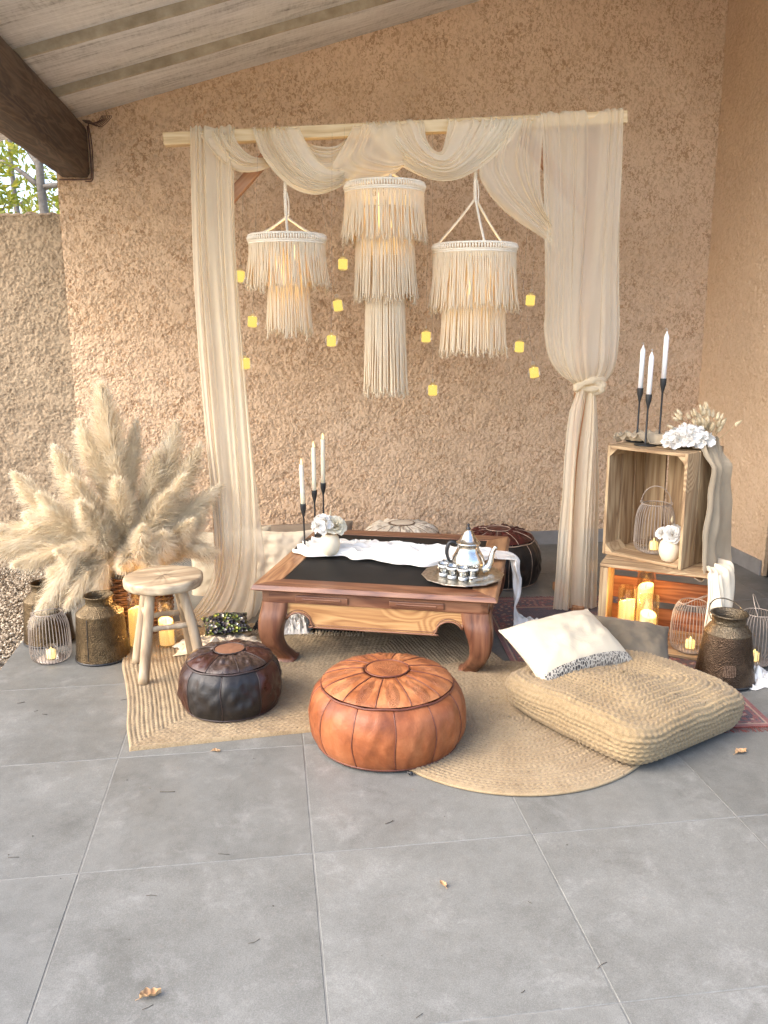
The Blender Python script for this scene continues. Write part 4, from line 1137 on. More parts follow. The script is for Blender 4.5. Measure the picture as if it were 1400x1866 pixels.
def miter(pts, z0, z1, name, m):
    """frame rail with sloping outer edge; pts: outer a, outer b, inner b, inner a"""
    a, b2, c, d = [np.array(p) for p in pts]
    ctr = np.array([W / 2, W / 2])
    def pull(p, k): return p + (ctr - p) / np.abs(ctr - p) * k
    V = [(*pull(a, .022), z0), (*pull(b2, .022), z0), (*c, z0), (*d, z0), (*pull(a, .0), z0 + .011), (*pull(b2, .0), z0 + .011), (*pull(a, .004), z0 + .018), (*pull(b2, .004), z0 + .018), (*pull(a, .010), z1), (*pull(b2, .010), z1), (*c, z1), (*d, z1)]
    F = [[0, 3, 2, 1], [0, 1, 5, 4], [4, 5, 7, 6], [6, 7, 9, 8], [8, 9, 10, 11], [2, 3, 11, 10]]
    q = MB().add(V, np.array(F)); q.F[6] = [np.array([[1, 2, 10, 9, 7, 5], [3, 0, 4, 6, 8, 11]])]
    return q.obj(name, m, tb, False, bevel=.002)
i = fw
g_ = .0012
miter([(0, 0), (W, 0), (W - i, i), (i, i)], HT - .030, HT, 'top_rail', M_mahog)
miter([(W, W), (0, W), (i, W - i), (W - i, W - i)], HT - .030, HT, 'top_rail', M_mahog)
miter([(0, W), (0, 0), (i, i), (i, W - i)], HT - .0305, HT - .0004, 'top_rail', M_warm)
miter([(W, 0), (W, W), (W - i, W - i), (W - i, i)], HT - .0305, HT - .0004, 'top_rail', M_warm)
MB().box((W / 2, W / 2, HT - .010), (W - 2 * i - .004, W - 2 * i - .004, .014)).obj('inset_panel', M_blackpanel, tb, False)
# frieze, raised bars, aprons on all sides
for k in range(4):
    Mk = Matrix.Translation((W / 2, W / 2, 0)) @ Matrix.Rotation(k * PI / 2, 4, 'Z') @ Matrix.Translation((-W / 2, -W / 2, 0))
    mk = [M_mahog, M_mahog, M_mahog, M_mahog][k]
    o = MB().box((0, 0, 0), (W - .075, .03, .048)).obj('frieze', M_mahog, tb, False, bevel=.002); o.matrix_local = Mk @ Matrix.Translation((W / 2, .0525, HT - .0545))
    for xc in (.285, .665):
        o = MB().box((0, 0, 0), (.215, .014, .024)).box((0, -.0085, 0), (.16, .006, .008)).obj('raised_bar', M_mahog, tb, False, bevel=.003); o.matrix_local = Mk @ Matrix.Translation((xc, .036, HT - .056))
    zt_, zb_ = HT - .079, HT - .178
    pts = [(.135, zt_), (.135, HT - .128)]
    for q in np.linspace(PI * .92, .0, 12): pts.append((.185 + .052 * math.cos(q), HT - .165 + .045 * math.sin(q)))
    pts += [(.252, zb_ + .002), (.262, zb_)]
    pts += [(W - x, z) for x, z in pts[::-1]]
    P3 = [(x - W / 2, 0, z) for x, z in pts]
    o = MB().prism(P3, (0, .02, 0)).obj('apron', M_golden, tb, False, bevel=.0015); o.matrix_local = Mk @ Matrix.Translation((W / 2, .046, 0))
    ed = np.array([(x - W / 2, -.001, z) for x, z in pts[1:-1]])
    q = MB(); q.tube(cr(ed, 90) + [0, -.001, .001], .0042, 6); q.tube(cr(ed, 90) + [0, -.0005, .0115], .0018, 5)
    o = q.obj('bead', M_mahog, tb); o.matrix_local = Mk @ Matrix.Translation((W / 2, .046, 0))
# legs: square in section, swelling out below the frieze then curling in to the foot
cz_ = [(HT - .078, .088, .056), (HT - .11, .083, .056), (HT - .15, .073, .054), (HT - .20, .064, .046), (HT - .245, .066, .040), (HT - .285, .080, .036), (HT - .315, .100, .034), (HT - .332, .112, .036), (.012, .116, .040), (.0, .110, .040)]
zz = np.array(cz_); zz = cr(zz, 40)
a = np.linspace(0, 2 * PI, 24, endpoint=False); qx, qy = rsq(a, 1, 1, 9)
P = np.stack([np.stack([c_ + qx * h_, c_ + qy * h_, np.full(24, z_)], 1) for z_, c_, h_ in zz])
lm_ = MB().grid(np.concatenate([P, P[:, :1]], 1)); lm_.add(P[-1], np.arange(24)[::-1][None]); lm_.add(P[0], np.arange(24)[None])
legm = lm_.mesh('leg')
for k in range(4):
    o = link('leg', legm, M_mahog_z, tb); o.matrix_local = Matrix.Translation((W / 2, W / 2, 0)) @ Matrix.Rotation(k * PI / 2, 4, 'Z') @ Matrix.Translation((-W / 2, -W / 2, 0))
TBM = Matrix.Translation((.4242, 1.265, 0)) @ Matrix.Rotation(math.radians(-18.736), 4, 'Z')
def T2(x, y, z=.36): return np.array(TBM @ Vector((x, y, z)))
TBI = TBM.inverted()

# white runner crumpled across the table and over its right side, down to the rug
def runner():
    path = cr([T2(.055, .60, .366), T2(.18, .57, .372), T2(.33, .54, .372), T2(.5, .52, .374), T2(.68, .51, .372), T2(.84, .53, .372), T2(.94, .56, .374), T2(.992, .58, .360), T2(1.012, .59, .29), T2(1.02, .585, .18), T2(1.03, .56, .08), T2(1.07, .53, .045), T2(1.16, .50, .04), T2(1.25, .47, .035)], 240)
    n = len(path); nv = 110
    T = np.gradient(path, axis=0); T /= np.linalg.norm(T, axis=1)[:, None]
    side = np.cross(np.array([0, 0, 1.0]), T); side /= np.linalg.norm(side, axis=1)[:, None] + 1e-9
    fx = np.array(TBM.to_3x3() @ Vector((0, 1, 0)))
    side = np.where((np.abs(T[:, 2:3]) > .6), fx, side)
    for _ in range(14): side[1:-1] = (side[:-2] + side[1:-1] * 2 + side[2:]) / 4
    side /= np.linalg.norm(side, axis=1)[:, None]
    N = np.cross(T, side); 
    u = np.linspace(0, 1, n)[:, None]; v = np.linspace(-1, 1, nv)[None]
    wid = np.interp(np.linspace(0, 1, n), [0, .06, .3, .45, .5, .56, .62, .72, .8, .9, 1.0], [.10, .15, .14, .15, .12, .085, .07, .06, .075, .11, .10])[:, None]
    wid = wid * (1 + .16 * wob(u * 24, 3))
    r1 = fields((n, nv), 58, 5, (1.0, .6)); r2 = fields((n, nv), 27, 6, (1, .55)); r3 = fields((n, nv), 9, 8, (1, .6))
    ridge = (1 - np.abs(r1)) * .62 + (1 - np.abs(r2)) * .30 + r3 * .035
    ridge = np.clip(ridge + .25, 0, None)
    h = .030 * ridge * (1 - np.abs(v)**6)
    hang = sstep(.56, .60, u) * (1 - sstep(.74, .80, u))
    h = h * (1 - .65 * hang) + hang * .016 * np.sin(v * 7 + 2.2 * np.sin(u * 12)) + sstep(.78, .86, u) * .025 * np.abs(wob(u * 60 + v * 4, 4))
    off = .014 * wob(u * 14 + 2, 9) + .010 * np.sin(v * 16 + 4 * wob(u * 9, 5))
    P = path[:, None] + side[:, None] * (wid * v + off)[..., None] + N[:, None] * 0
    P[..., 2] += np.where(hang > .5, 0, h + 0 * v)
    out = -np.array(TBM.to_3x3() @ Vector((-1, 0, 0)))
    P += out * (hang * (h + .008))[..., None]
    loc = np.array([TBI @ Vector(p) for p in P.reshape(-1, 3)]).reshape(P.shape)
    on = (loc[..., 0] < W + .004) & (loc[..., 0] > -.002)
    P[..., 2] = np.where(on, np.maximum(P[..., 2], .3625), np.maximum(P[..., 2], .016))
    return P
P = runner()
b = MB().grid(P); b.tube(P[:, 0], .0016, 5, False); b.tube(P[:, -1], .0016, 5, False)
tag(b.obj('table_runner', M_white), 'crumpled white gauze runner across the low table, spilling over its right side', 'cloth')

# white cloth lumps under the table and by its leg
def heap(name, loc, a, b_, h, seed, m, label, nu=70, folds=1.0, yaw=0):
    u = np.linspace(-1, 1, nu); U, V = np.meshgrid(u, u, indexing='ij')
    r1 = fields((nu, nu), 26, seed); r2 = fields((nu, nu), 12, seed + 1)
    e = np.clip(1 - (np.abs(U)**3 + np.abs(V)**3), 0, 1)
    z = h * e**.6 * (.35 + .75 * np.abs(1 - np.abs(r1)) * folds + .22 * (1 - np.abs(r2)))
    z = np.maximum(z, .002)
    q = 1 + .12 * wob(np.arctan2(V, U) * 4, seed) * (np.hypot(U, V))
    P = np.stack([a * U * q, b_ * V * q, z], -1)
    o = MB().grid(P).obj(name, m); o.location = loc; o.rotation_euler.z = yaw
    return tag(o, label, 'cloth')
heap('loose_cloth', (.60, 1.66, .014), .085, .055, .075, 31, M_white, 'puffy white cloth bunched under the left end of the low table')
heap('loose_cloth', (.26, 1.545, .014), .17, .085, .030, 35, M_cream, 'thin cream cloth rumpled on the jute rug by the sequinned cushion', yaw=.15)
heap('loose_cloth', (2.33, .905, .002), .12, .11, .034, 38, M_white, 'white cloth corner spread under the lantern at the right edge')

# ================================================================== TABLE TOP THINGS
M_iron = mottle('matt black iron', (.010, .010, .010), (.017, .017, .017), .5, 30, .1)
t = NT('ivory wax'); t.bsdf(Base_Color=(.78, .70, .52), Roughness=.42, Subsurface_Weight=.35, Subsurface_Radius=(.02, .012, .006), Subsurface_Scale=.4); M_wax = t.m
t = NT('white wax'); t.bsdf(Base_Color=(.82, .81, .78), Roughness=.38, Subsurface_Weight=.3, Subsurface_Radius=(.02, .014, .01), Subsurface_Scale=.4); M_waxw = t.m
M_wick = mottle('wick', (.5, .46, .4), (.6, .55, .48), .9)
M_ledflame = emit('led flame', (1.0, .72, .32), .6)
def candlestick(loc, h, label, lean=(0, 0), group='black candlesticks'):
    b = MB().lathe([(.0, .0), (.047, .0), (.048, .002), (.047, .004), (.006, .0065), (.0042, .010), (.0040, h - .062), (.0052, h - .056), (.0058, h - .052), (.0085, h - .040), (.0125, h - .026), (.0135, h - .004), (.0130, h), (.0108, h), (.0105, h - .018), (.0, h - .018)], 24)
    o = b.obj('candlestick', M_iron); o.location = loc; o.rotation_euler = (lean[0], lean[1], 0)
    return tag(o, label, 'candlestick', group)
def taper(loc, z0, ln, label, m, flame=True, lean=(0, 0), group='taper candles', hook=0):
    o = thing('taper_candle', label, 'candle', loc, 0, group)
    o.rotation_euler = (lean[0], lean[1], 0)
    if flame:
        MB().lathe([(.0, z0), (.0100, z0), (.0101, z0 + ln * .4), (.0098, z0 + ln - .004), (.0085, z0 + ln), (.0, z0 + ln - .003)], 18).obj('wax', m, o)
        MB().lathe([(.0, z0 + ln - .004), (.0042, z0 + ln + .002), (.0055, z0 + ln + .009), (.0038, z0 + ln + .019), (.0, z0 + ln + .031)], 12).obj('flame', M_ledflame, o)
    else:
        MB().lathe([(.0, z0), (.0104, z0), (.0105, z0 + ln * .86), (.0098, z0 + ln * .90), (.0040, z0 + ln * .965), (.0022, z0 + ln), (.0, z0 + ln + .001)], 18).obj('wax', m, o)
        w_ = MB().tube(cr([(0, 0, z0 + ln), (.001, 0, z0 + ln + .007), (.001 + .005 * hook, .0, z0 + ln + .011), (.001 + .010 * hook, .001, z0 + ln + .009)], 8), .0011, 5)
        if hook == 0:
            for q in range(4): w_.tube(np.array([[0, 0, z0 + ln + .006], [.006 * math.cos(q * 1.6), .004 * math.sin(q * 1.6), z0 + ln + .009 + .003 * (q % 2)]]), .0009, 4)
        w_.obj('wick', M_wick, o)
    return o
for (xy, hz, tz, lb, lean) in [((.6654, 1.7595), .578, .783, 'shortest and nearest of the three on the table', (0, -.018)), ((.7227, 1.933), .605, .834, 'middle of the three on the table', (0, .0)), ((.7686, 2.0346), .619, .859, 'tallest of the three, behind the table vase', (0, .01))]:
    z0 = .3605 if xy[1] > 1.9 else .366
    candlestick((*xy, z0), hz - z0, 'slim black candlestick, ' + lb, lean)
    taper((*xy, z0), hz - z0 - .016, tz - hz - .010, 'ivory taper candle with LED flame, ' + lb, M_wax, True, lean)

# flowers ------------------------------------------------------------
def petalgrid(w_, l_, curl, cup, n=5, ruff=0.0, seed=0):
    u = np.linspace(-1, 1, n); v = np.linspace(0, 1, n + 1); U, V = np.meshgrid(u, v, indexing='ij')
    wd = w_ * np.sin(PI * (.12 + .80 * V))**.7
    x = U * wd; y = l_ * V; z = cup * (U**2) * wd * 1.2 + curl * V**2 * l_ * (1 if True else 0)
    z = z + ruff * np.sin(U * 5 + seed) * V
    return np.stack([x, y, z], -1)
def rose(b, c, R, seed, axis=(0, -.5, .85)):
    r = np.random.default_rng(seed)
    q = Vector(axis).to_track_quat('Z', 'Y').to_matrix()
    for k in range(30):
        f = (k / 29)**.75; a = k * 2.4
        rad = R * (.08 + .55 * f); tilt = .15 + 1.15 * f
        P = petalgrid(R * (.22 + .36 * f), R * (.55 + .30 * f), -.25 * f, .55 - .25 * f, 5, R * .05, r.uniform(0, 6)).reshape(-1, 3)
        M = Matrix.Rotation(a, 3, 'Z') @ Matrix.Translation((0, 0, 0)).to_3x3() @ Matrix.Rotation(PI / 2 - tilt, 3, 'X')
        P = P @ np.array(M).T + np.array(Matrix.Rotation(a, 3, 'Z') @ Vector((0, rad * .55, R * (.22 - .35 * f))))
        P = P @ np.array(q).T + np.array(c)
        n = 6; b.grid(P.reshape(5, 6, 3))
def floret(b, c, R, d, seed, np_=4):
    r = np.random.default_rng(seed); q = Vector(d).to_track_quat('Z', 'Y').to_matrix() @ Matrix.Rotation(r.uniform(0, 6), 3, 'Z')
    for k in range(np_):
        P = petalgrid(R * .55, R, .25 + r.uniform(-.2, .35), .25, 4, R * .14, r.uniform(0, 6)).reshape(-1, 3)
        P = P @ np.array(q @ Matrix.Rotation(k * 2 * PI / np_ + r.uniform(-.15, .15), 3, 'Z') @ Matrix.Rotation(.25, 3, 'X')).T + np.array(c)
        b.grid(P.reshape(4, 5, 3))
def hydrangea(b, c, R, n, seed, fl=.018, flat=1.0):
    r = np.random.default_rng(seed)
    for k in range(n):
        z = 1 - (k + .5) / n * 1.35; a = k * 2.399; s_ = math.sqrt(max(0, 1 - z * z))
        d = np.array([s_ * math.cos(a), s_ * math.sin(a), z]) + r.normal(0, .12, 3); d /= np.linalg.norm(d)
        floret(b, np.array(c) + d * R * r.uniform(.82, 1.08) * np.array([1, 1, flat]), fl * r.uniform(.85, 1.25), d, int(r.integers(0, 9999)))
def petal_mat(name, c1, c2):
    t = NT(name); col = t.ramp(t.noise(t.coord('Object'), 40, 3), [(.3, c1), (.7, c2)])
    d = t('BsdfPrincipled', {'Base Color': col, 'Roughness': .6, 'Specular IOR Level': .2}); tl = t('BsdfTranslucent', {'Color': col})
    t.t.links.new(t('MixShader', {0: .3, 1: d, 2: tl}).outputs[0], t.out.inputs[0]); return t.m
M_petw = petal_mat('white petal', (.78, .755, .70), (.84, .82, .775))
M_petc = petal_mat('ivory petal', (.74, .68, .52), (.82, .77, .64))
M_petp = petal_mat('blush petal', (.76, .62, .54), (.83, .72, .65))
M_vase = mottle('matt beige ceramic', (.68, .57, .40), (.73, .62, .45), .75, 5, .05)
M_bunny = mottle('dried bunny tail', (.50, .39, .23), (.68, .57, .38), .95, 40, .8, .003, 300)
M_stem = mottle('dried stem', (.33, .26, .13), (.45, .36, .2), .8)
vp = [(.0, .002), (.026, .0), (.030, .003), (.040, .022), (.0455, .045), (.045, .062), (.039, .082), (.030, .095), (.027, .098), (.0255, .096), (.027, .09), (.03, .07), (.0, .02)]
def vase_small(loc, s, label, seed):
    o = thing('ceramic_vase', label, 'vase', loc, 0, 'little beige flower vases')
    MB().lathe([(r_ * s, z_ * s) for r_, z_ in vp], 36).obj('pot', M_vase, o)
    return o
vt = T2(0, 0, 0); 
vase_small((.771, 1.628, .372), .98, 'round beige ceramic vase on the white table runner', 1)
fo = thing('flower_posy', 'posy of ivory rose and white hydrangea in the vase on the table', 'flowers', (.771, 1.628, .47), 0, 'small flower posies')
b = MB(); rose(b, (.026, -.014, .034), .044, 3, (.25, -.75, .6)); b.obj('rose', M_petc, fo)
b = MB(); hydrangea(b, (-.026, .0, .030), .042, 50, 5, .017); b.obj('hydrangea', M_petw, fo)
def bunny(b, base, tip, s, r):
    base, tip = np.array(base), np.array(tip); d = tip - base; d /= np.linalg.norm(d)
    b[1].tube(cr([base, (base + tip) / 2 + r.normal(0, .004, 3), tip], 6), .0008, 4)
    q = np.array(Vector(d).to_track_quat('Z', 'Y').to_matrix())
    n = 90
    pr = [(.0, 0), (s * .26, s * .22), (s * .34, s * .55), (s * .30, s * .95), (s * .17, s * 1.35), (.0, s * 1.6)]
    m = Matrix(q.tolist()).to_4x4(); m.translation = Vector(tip - d * s * .3)
    b[0].lathe(pr, 9, M=m)
    for k in range(n):
        z = r.uniform(.1, 1.5) * s; a = r.uniform(0, 6.28); rad = np.interp(z / s, [0, .22, .55, .95, 1.35, 1.6], [0, .26, .34, .30, .17, 0]) * s
        p0 = np.array([rad * .9 * math.cos(a), rad * .9 * math.sin(a), z]); p1 = np.array([rad * 1.45 * math.cos(a), rad * 1.45 * math.sin(a), z + s * .42])
        e = np.array([-math.sin(a), math.cos(a), 0]) * .0005
        Vv = np.stack([p0 - e, p0 + e, p1]) @ q.T + (tip - d * s * .3); b[0].add(Vv, np.array([[0, 1, 2]]))
r = np.random.default_rng(3); bb = [MB(), MB()]; bunny(bb, (-.002, .01, .03), (.004, .006, .082), .016, r); bb[0].obj('bunny_tail', M_bunny, fo); bb[1].obj('stem', M_stem, fo)

# silver tray, teapot and glasses
t = NT('hammered silver'); v = t.coord('Object'); hb = t('TexVoronoi', {'Vector': v, 'Scale': 120.0}).outputs[0]
t.bsdf(Base_Color=t.ramp(t.noise(v, 12, 4), [(.3, (.50, .465, .40)), (.7, (.74, .71, .65))]), Metallic=1.0, Roughness=t.ramp(t.noise(v, 25, 4), [(.3, .14), (.7, .30)]), Normal=t.bump(hb, .10, .003)); M_silver = t.m
t = NT('tray silver'); v = t.coord('Object'); vo = t('TexVoronoi', {'Vector': v, 'Scale': 70.0}).outputs[0]
t.bsdf(Base_Color=t.ramp(vo, [(.2, (.42, .36, .27)), (.6, (.62, .56, .45))]), Metallic=1.0, Roughness=.3, Normal=t.bump(t('TexMagic', {'Vector': v, 'Scale': 40.0, 'Distortion': 2.0}, turbulence_depth=3).outputs[1], .35, .002)); M_tray = t.m
tc = np.array([1.281, 1.235, .3605])
o = thing('serving_tray', 'twelve sided engraved silver tray at the front right of the table', 'tray', tuple(tc), .1)
def poly(R, z, n=12): a = (np.arange(n) + .5) * 2 * PI / n; return np.stack([R * np.cos(a), R * np.sin(a), np.full(n, z)], 1)
b = MB(); rings = [poly(.05, .004), poly(.118, .004), poly(.126, .012), poly(.166, .016), poly(.168, .014), poly(.165, .011), poly(.128, .006), poly(.11, .0)]
P = np.stack(rings); b.grid(np.concatenate([P, P[:, :1]], 1)); b.add(poly(.05, .004), np.arange(12)[None]); b.add(poly(.11, .0), np.arange(12)[::-1][None])
b.obj('tray_body', M_tray, o, False)
tp_ = thing('teapot', 'silver Moroccan teapot with black handle standing on the tray', 'teapot', (1.310, 1.268, .3648), math.radians(-12))
b = MB().lathe([(.0, .001), (.043, .0), (.046, .004), (.044, .010), (.058, .022), (.068, .040), (.069, .055), (.062, .078), (.050, .098), (.0435, .112), (.043, .120), (.047, .127), (.050, .130)], 40)
b.obj('body', M_silver, tp_)
MB().lathe([(.050, .130), (.051, .133), (.047, .136), (.040, .141), (.030, .156), (.021, .172), (.014, .185), (.010, .189), (.0, .190)], 36).obj('lid', M_silver, tp_)
MB().lathe([(.0, .188), (.009, .189), (.010, .193), (.006, .197), (.004, .202), (.0065, .206), (.005, .211), (.0, .214)], 14).obj('knob', M_black, tp_)
b = MB(); sp = cr([(.058, 0, .022), (.078, 0, .030), (.090, 0, .050), (.096, 0, .080), (.104, 0, .104), (.114, 0, .117)], 26); b.tube(sp, np.interp(np.linspace(0, 1, 26), [0, .35, .8, 1], [.021, .016, .009, .010]), 14); b.obj('spout', M_silver, tp_)
b = MB(); b.tube(cr([(-.044, 0, .122), (-.058, 0, .134), (-.075, 0, .132), (-.085, 0, .110), (-.086, 0, .085), (-.078, 0, .060), (-.066, 0, .046)], 30), np.interp(np.linspace(0, 1, 30), [0, .2, .5, 1], [.0045, .008, .0085, .005]), 10); b.obj('handle', M_black, tp_)
t = NT('tea glass'); gl = t('BsdfGlossy', {'Color': (1, 1, 1, 1), 'Roughness': .06}); tpn = t('BsdfTransparent', {'Color': (.93, .94, .93, 1)}); df = t('BsdfDiffuse', {'Color': (.85, .85, .82, 1)})
t.t.links.new(t('MixShader', {0: t.math('ADD', t.math('MULTIPLY', t('LayerWeight', {'Blend': .3}).outputs['Fresnel'], .8), .10), 1: tpn, 2: gl}).outputs[0], t.out.inputs[0]); M_teaglass = t.m
M_rimgold = NT('etched band'); M_rimgold.bsdf(Base_Color=(.80, .78, .72), Roughness=.6, Metallic=0.0); M_rimgold = M_rimgold.m
gp = [(r_ * 1.13, z_ * 1.2) for r_, z_ in [(.0, .003), (.0145, .0), (.0155, .002), (.0165, .02), (.0195, .046), (.0200, .0465), (.0190, .0462), (.0158, .022), (.0145, .006), (.0, .0055)]]
g0 = None
for k, (dx, dy, lb) in enumerate([(-.075, .020, 'at the left end of the row'), (-.048, -.020, 'second from the left'), (-.010, -.050, 'frontmost, in the middle of the row'), (.030, -.048, 'below the teapot body, right of the frontmost'), (-.050, .055, 'at the back beside the handle')]):
    if g0 is None:
        g0 = o = thing('tea_glass', '', 'glass', (0, 0, 0), 0, 'tea glasses on the tray')
        MB().lathe(gp, 20).obj('glass_body', M_teaglass, g0)
        MB().lathe([(.0215, .040), (.0222, .0402), (.0227, .049), (.0222, .0492)], 20).obj('etched_band', M_rimgold, g0)
        MB().lathe([(.0165, .0012), (.0182, .002), (.0190, .014), (.0186, .015)], 12).obj('etched_foot', M_rimgold, g0)
    else: o = dup(g0, (0, 0, 0))
    o.location = tuple(tc + np.array([dx, dy, .0045])); o['label'] = 'small etched tea glass on the silver tray, ' + lb
for k, (p0, p1, lb) in enumerate([((.010, -.118), (.105, -.075), 'long engraved silver sugar tongs on the front of the tray'), ((-.075, .082), (-.01, .098), 'short engraved silver tongs at the back of the tray')]):
    p0, p1 = np.array(p0), np.array(p1); d = (p1 - p0); ln = np.linalg.norm(d)
    b = MB().box((ln / 2, .004, .010), (ln, .003, .011)).box((ln / 2, -.004, .010), (ln, .003, .011)); b.tube(np.stack([np.array([-.001 + .009 * math.cos(q), .0055 * math.sin(q), .010]) for q in np.linspace(PI / 2, 1.5 * PI, 10)]), .0042, 6)
    o = b.obj('sugar_tongs', M_silver, None, False, bevel=.001); o.location = tuple(tc + np.array([p0[0], p0[1], .0135 if k == 0 else .014])); o.rotation_euler.z = math.atan2(d[1], d[0])
    tag(o, lb, 'tongs', 'sugar tongs')

# ================================================================== STOOL
M_teak = wood('pale bleached teak', [(.2, (.19, .125, .068)), (.5, (.34, .245, .148)), (.85, (.48, .37, .24))], 2, 5, .62, .35, rnd=4.0)
M_teaktop = wood('pale bleached teak slab', [(.2, (.16, .10, .055)), (.5, (.33, .24, .145)), (.85, (.49, .385, .25))], 0, 4.5, .55, .4, rnd=0.0)
st_ = thing('wooden_stool', 'round pale teak stool with splayed legs standing on the jute rug', 'stool', (.088, 1.30, .012), .25)
hs_ = .393
a = np.linspace(0, 2 * PI, 72, endpoint=False); rj = .155 * (1 + .012 * wob(a * 1, 3) + .004 * np.sin(a * 9))
rj = rj * (1 - .05 * np.exp(-((a - 4.35) / .14)**2) - .03 * np.exp(-((a - 4.9) / .08)**2))
b = MB(); lay = [(.0, .0), (.9, .0), (.985, .004), (1.0, .012), (1.0, .030), (.985, .037), (.93, .040), (.5, .0405), (.0, .040)]
P = np.stack([np.stack([rj * f * np.cos(a), rj * f * np.sin(a), hs_ - .040 + z + .0015 * wob(a * 5 + z * 90, 6)], 1) for f, z in lay]); b.grid(np.concatenate([P, P[:, :1]], 1))
b.obj('seat', M_teaktop, st_)
for k in range(4):
    q = PI / 4 + k * PI / 2
    p0 = np.array([.083 * math.cos(q), .083 * math.sin(q), hs_ - .038]); p1 = np.array([.162 * math.cos(q), .162 * math.sin(q), .0])
    P = cr([p0, (p0 + p1) / 2 + np.random.default_rng(k).normal(0, .003, 3), p1], 14)
    o = MB().tube(P, np.linspace(.0195, .0215, 14) * (1 + .03 * wob(np.arange(14) * .9, k)), 12).obj('leg', M_teak, st_)
for k in range(4):
    q0, q1 = PI / 4 + k * PI / 2, PI / 4 + (k + 1) * PI / 2; z = (.205, .245)[k % 2]; rr2 = .083 + (.162 - .083) * (1 - z / (hs_ - .038))
    o = MB().tube(cr([(rr2 * math.cos(q0), rr2 * math.sin(q0), z), (rr2 * math.cos(q1), rr2 * math.sin(q1), z)], 6), .0115, 10).obj('stretcher', M_teak, st_)

# ================================================================== LANTERNS, CANS, CANDLES
M_wire = mottle('pale taupe wire', (.27, .215, .17), (.33, .27, .215), .5, 40, .1)
t = NT('lit tealight wax'); t.bsdf(Base_Color=(.8, .7, .42), Roughness=.5, Emission_Color=(1.0, .62, .16, 1), Emission_Strength=.45); M_tlwax = t.m
def lantern(loc, s, yaw, hang, label, open_back=True, hz=1.0):
    o = thing('wire_lantern', label, 'lantern', loc, yaw, 'pale wire lanterns with tealights')
    H = .208 * s * hz
    pf = cr([(.058 * s, .003), (.074 * s, .012 * s), (.082 * s, .035 * s), (.083 * s, .07 * s), (.081 * s, H * .62), (.076 * s, H * .80), (.066 * s, H * .93), (.054 * s, H)], 22)
    b = MB()
    for k in range(38):
        a = 2 * PI * k / 38; b.tube(np.stack([pf[:, 0] * math.cos(a), pf[:, 0] * math.sin(a), pf[:, 1]], 1), .00135, 5, False)
    tag(b.obj('wire_cage', M_wire, o), kind='stuff')
    a = np.linspace(0, 2 * PI, 48, endpoint=False)
    b = MB(); b.tube(np.stack([.054 * s * np.cos(a), .054 * s * np.sin(a), H + 0 * a], 1), .0022, 7, closed=True); b.obj('top_ring', M_wire, o)
    b = MB(); b.tube(np.stack([.058 * s * np.cos(a), .058 * s * np.sin(a), .003 + 0 * a], 1), .0022, 7, closed=True); b.lathe([(.0, .004), (.057 * s, .004), (.057 * s, .0055), (.0, .0055)], 30); b.obj('base_plate', M_wire, o)
    q = np.linspace(0, PI, 28); rh = .060 * s
    arc = np.stack([rh * np.cos(q), 0 * q, 1.22 * rh * np.sin(q)], 1)
    arc = np.concatenate([[[rh, 0, -.006]], arc, [[-rh, 0, -.006]]])
    arc = arc @ np.array(Matrix.Rotation(hang, 3, 'X')).T + np.array([0, 0, H + .004])
    b = MB(); b.tube(arc, .0018, 6)
    for e in (-1, 1): b.tube(np.stack([e * rh + .006 * np.cos(a[::3]), 0 * a[::3], H + .004 + .006 * np.sin(a[::3])], 1), .0014, 5, closed=True)
    b.obj('handle', M_wire, o)
    MB().lathe([(.0, .0058), (.028, .0058), (.0285, .008), (.0285, .062), (.0275, .062), (.0275, .009), (.0, .0085)], 24).obj('glass_cup', M_glass, o)
    MB().lathe([(.0, .0088), (.018, .0088), (.0185, .012), (.0185, .040), (.017, .042), (.0, .0395)], 20).obj('tealight', M_tlwax, o)
    MB().lathe([(.0, .0395), (.003, .043), (.004, .049), (.0, .060)], 8).obj('flame', M_jar_flame, o)
    return o
lantern((-.415, 1.500, .0), 1.0, .35, 1.15, 'pale wire lantern with fallen handle on the tiles at the far left')

def brass(name, c1, c2, c3, dark):
    t = NT(name); v = t.coord('Object')
    n = t.noise(v, 9, 6, .7); sp = t('TexVoronoi', {'Vector': v, 'Scale': 230.0}).outputs[0]
    rows = t('TexVoronoi', {'Vector': t.coord('Object', (1, 1, 1)), 'Scale': 150.0}, feature='F1').outputs[0]
    col = t.ramp(n, [(.3, c1), (.52, c2), (.72, c3)])
    col = t.mix(t.ramp(sp, [(.16, .95), (.34, .0)]), col, dark)
    col = t.mix(t.ramp(t.noise(v, 60, 4, .7), [(.5, .0), (.72, .6)]), col, dark)
    t.bsdf(Base_Color=col, Metallic=.9, Roughness=t.ramp(t.noise(v, 14, 4), [(.3, .24), (.7, .48)]), Normal=t.bump(t.math('ADD', sp, t.math('MULTIPLY', t.noise(v, 40, 3), .6)), .7, .004))
    return t.m
M_brass = brass('perforated antique brass', (.055, .036, .018), (.11, .075, .038), (.22, .155, .085), (.014, .009, .005))
M_brasst = brass('smooth antique brass', (.08, .056, .03), (.15, .11, .062), (.28, .22, .14), (.04, .028, .016))
M_bronze = brass('perforated dark bronze', (.045, .028, .017), (.085, .055, .034), (.16, .11, .07), (.012, .008, .006))
M_bronzet = brass('smooth dark bronze', (.10, .075, .048), (.16, .125, .08), (.25, .20, .135), (.05, .035, .025))
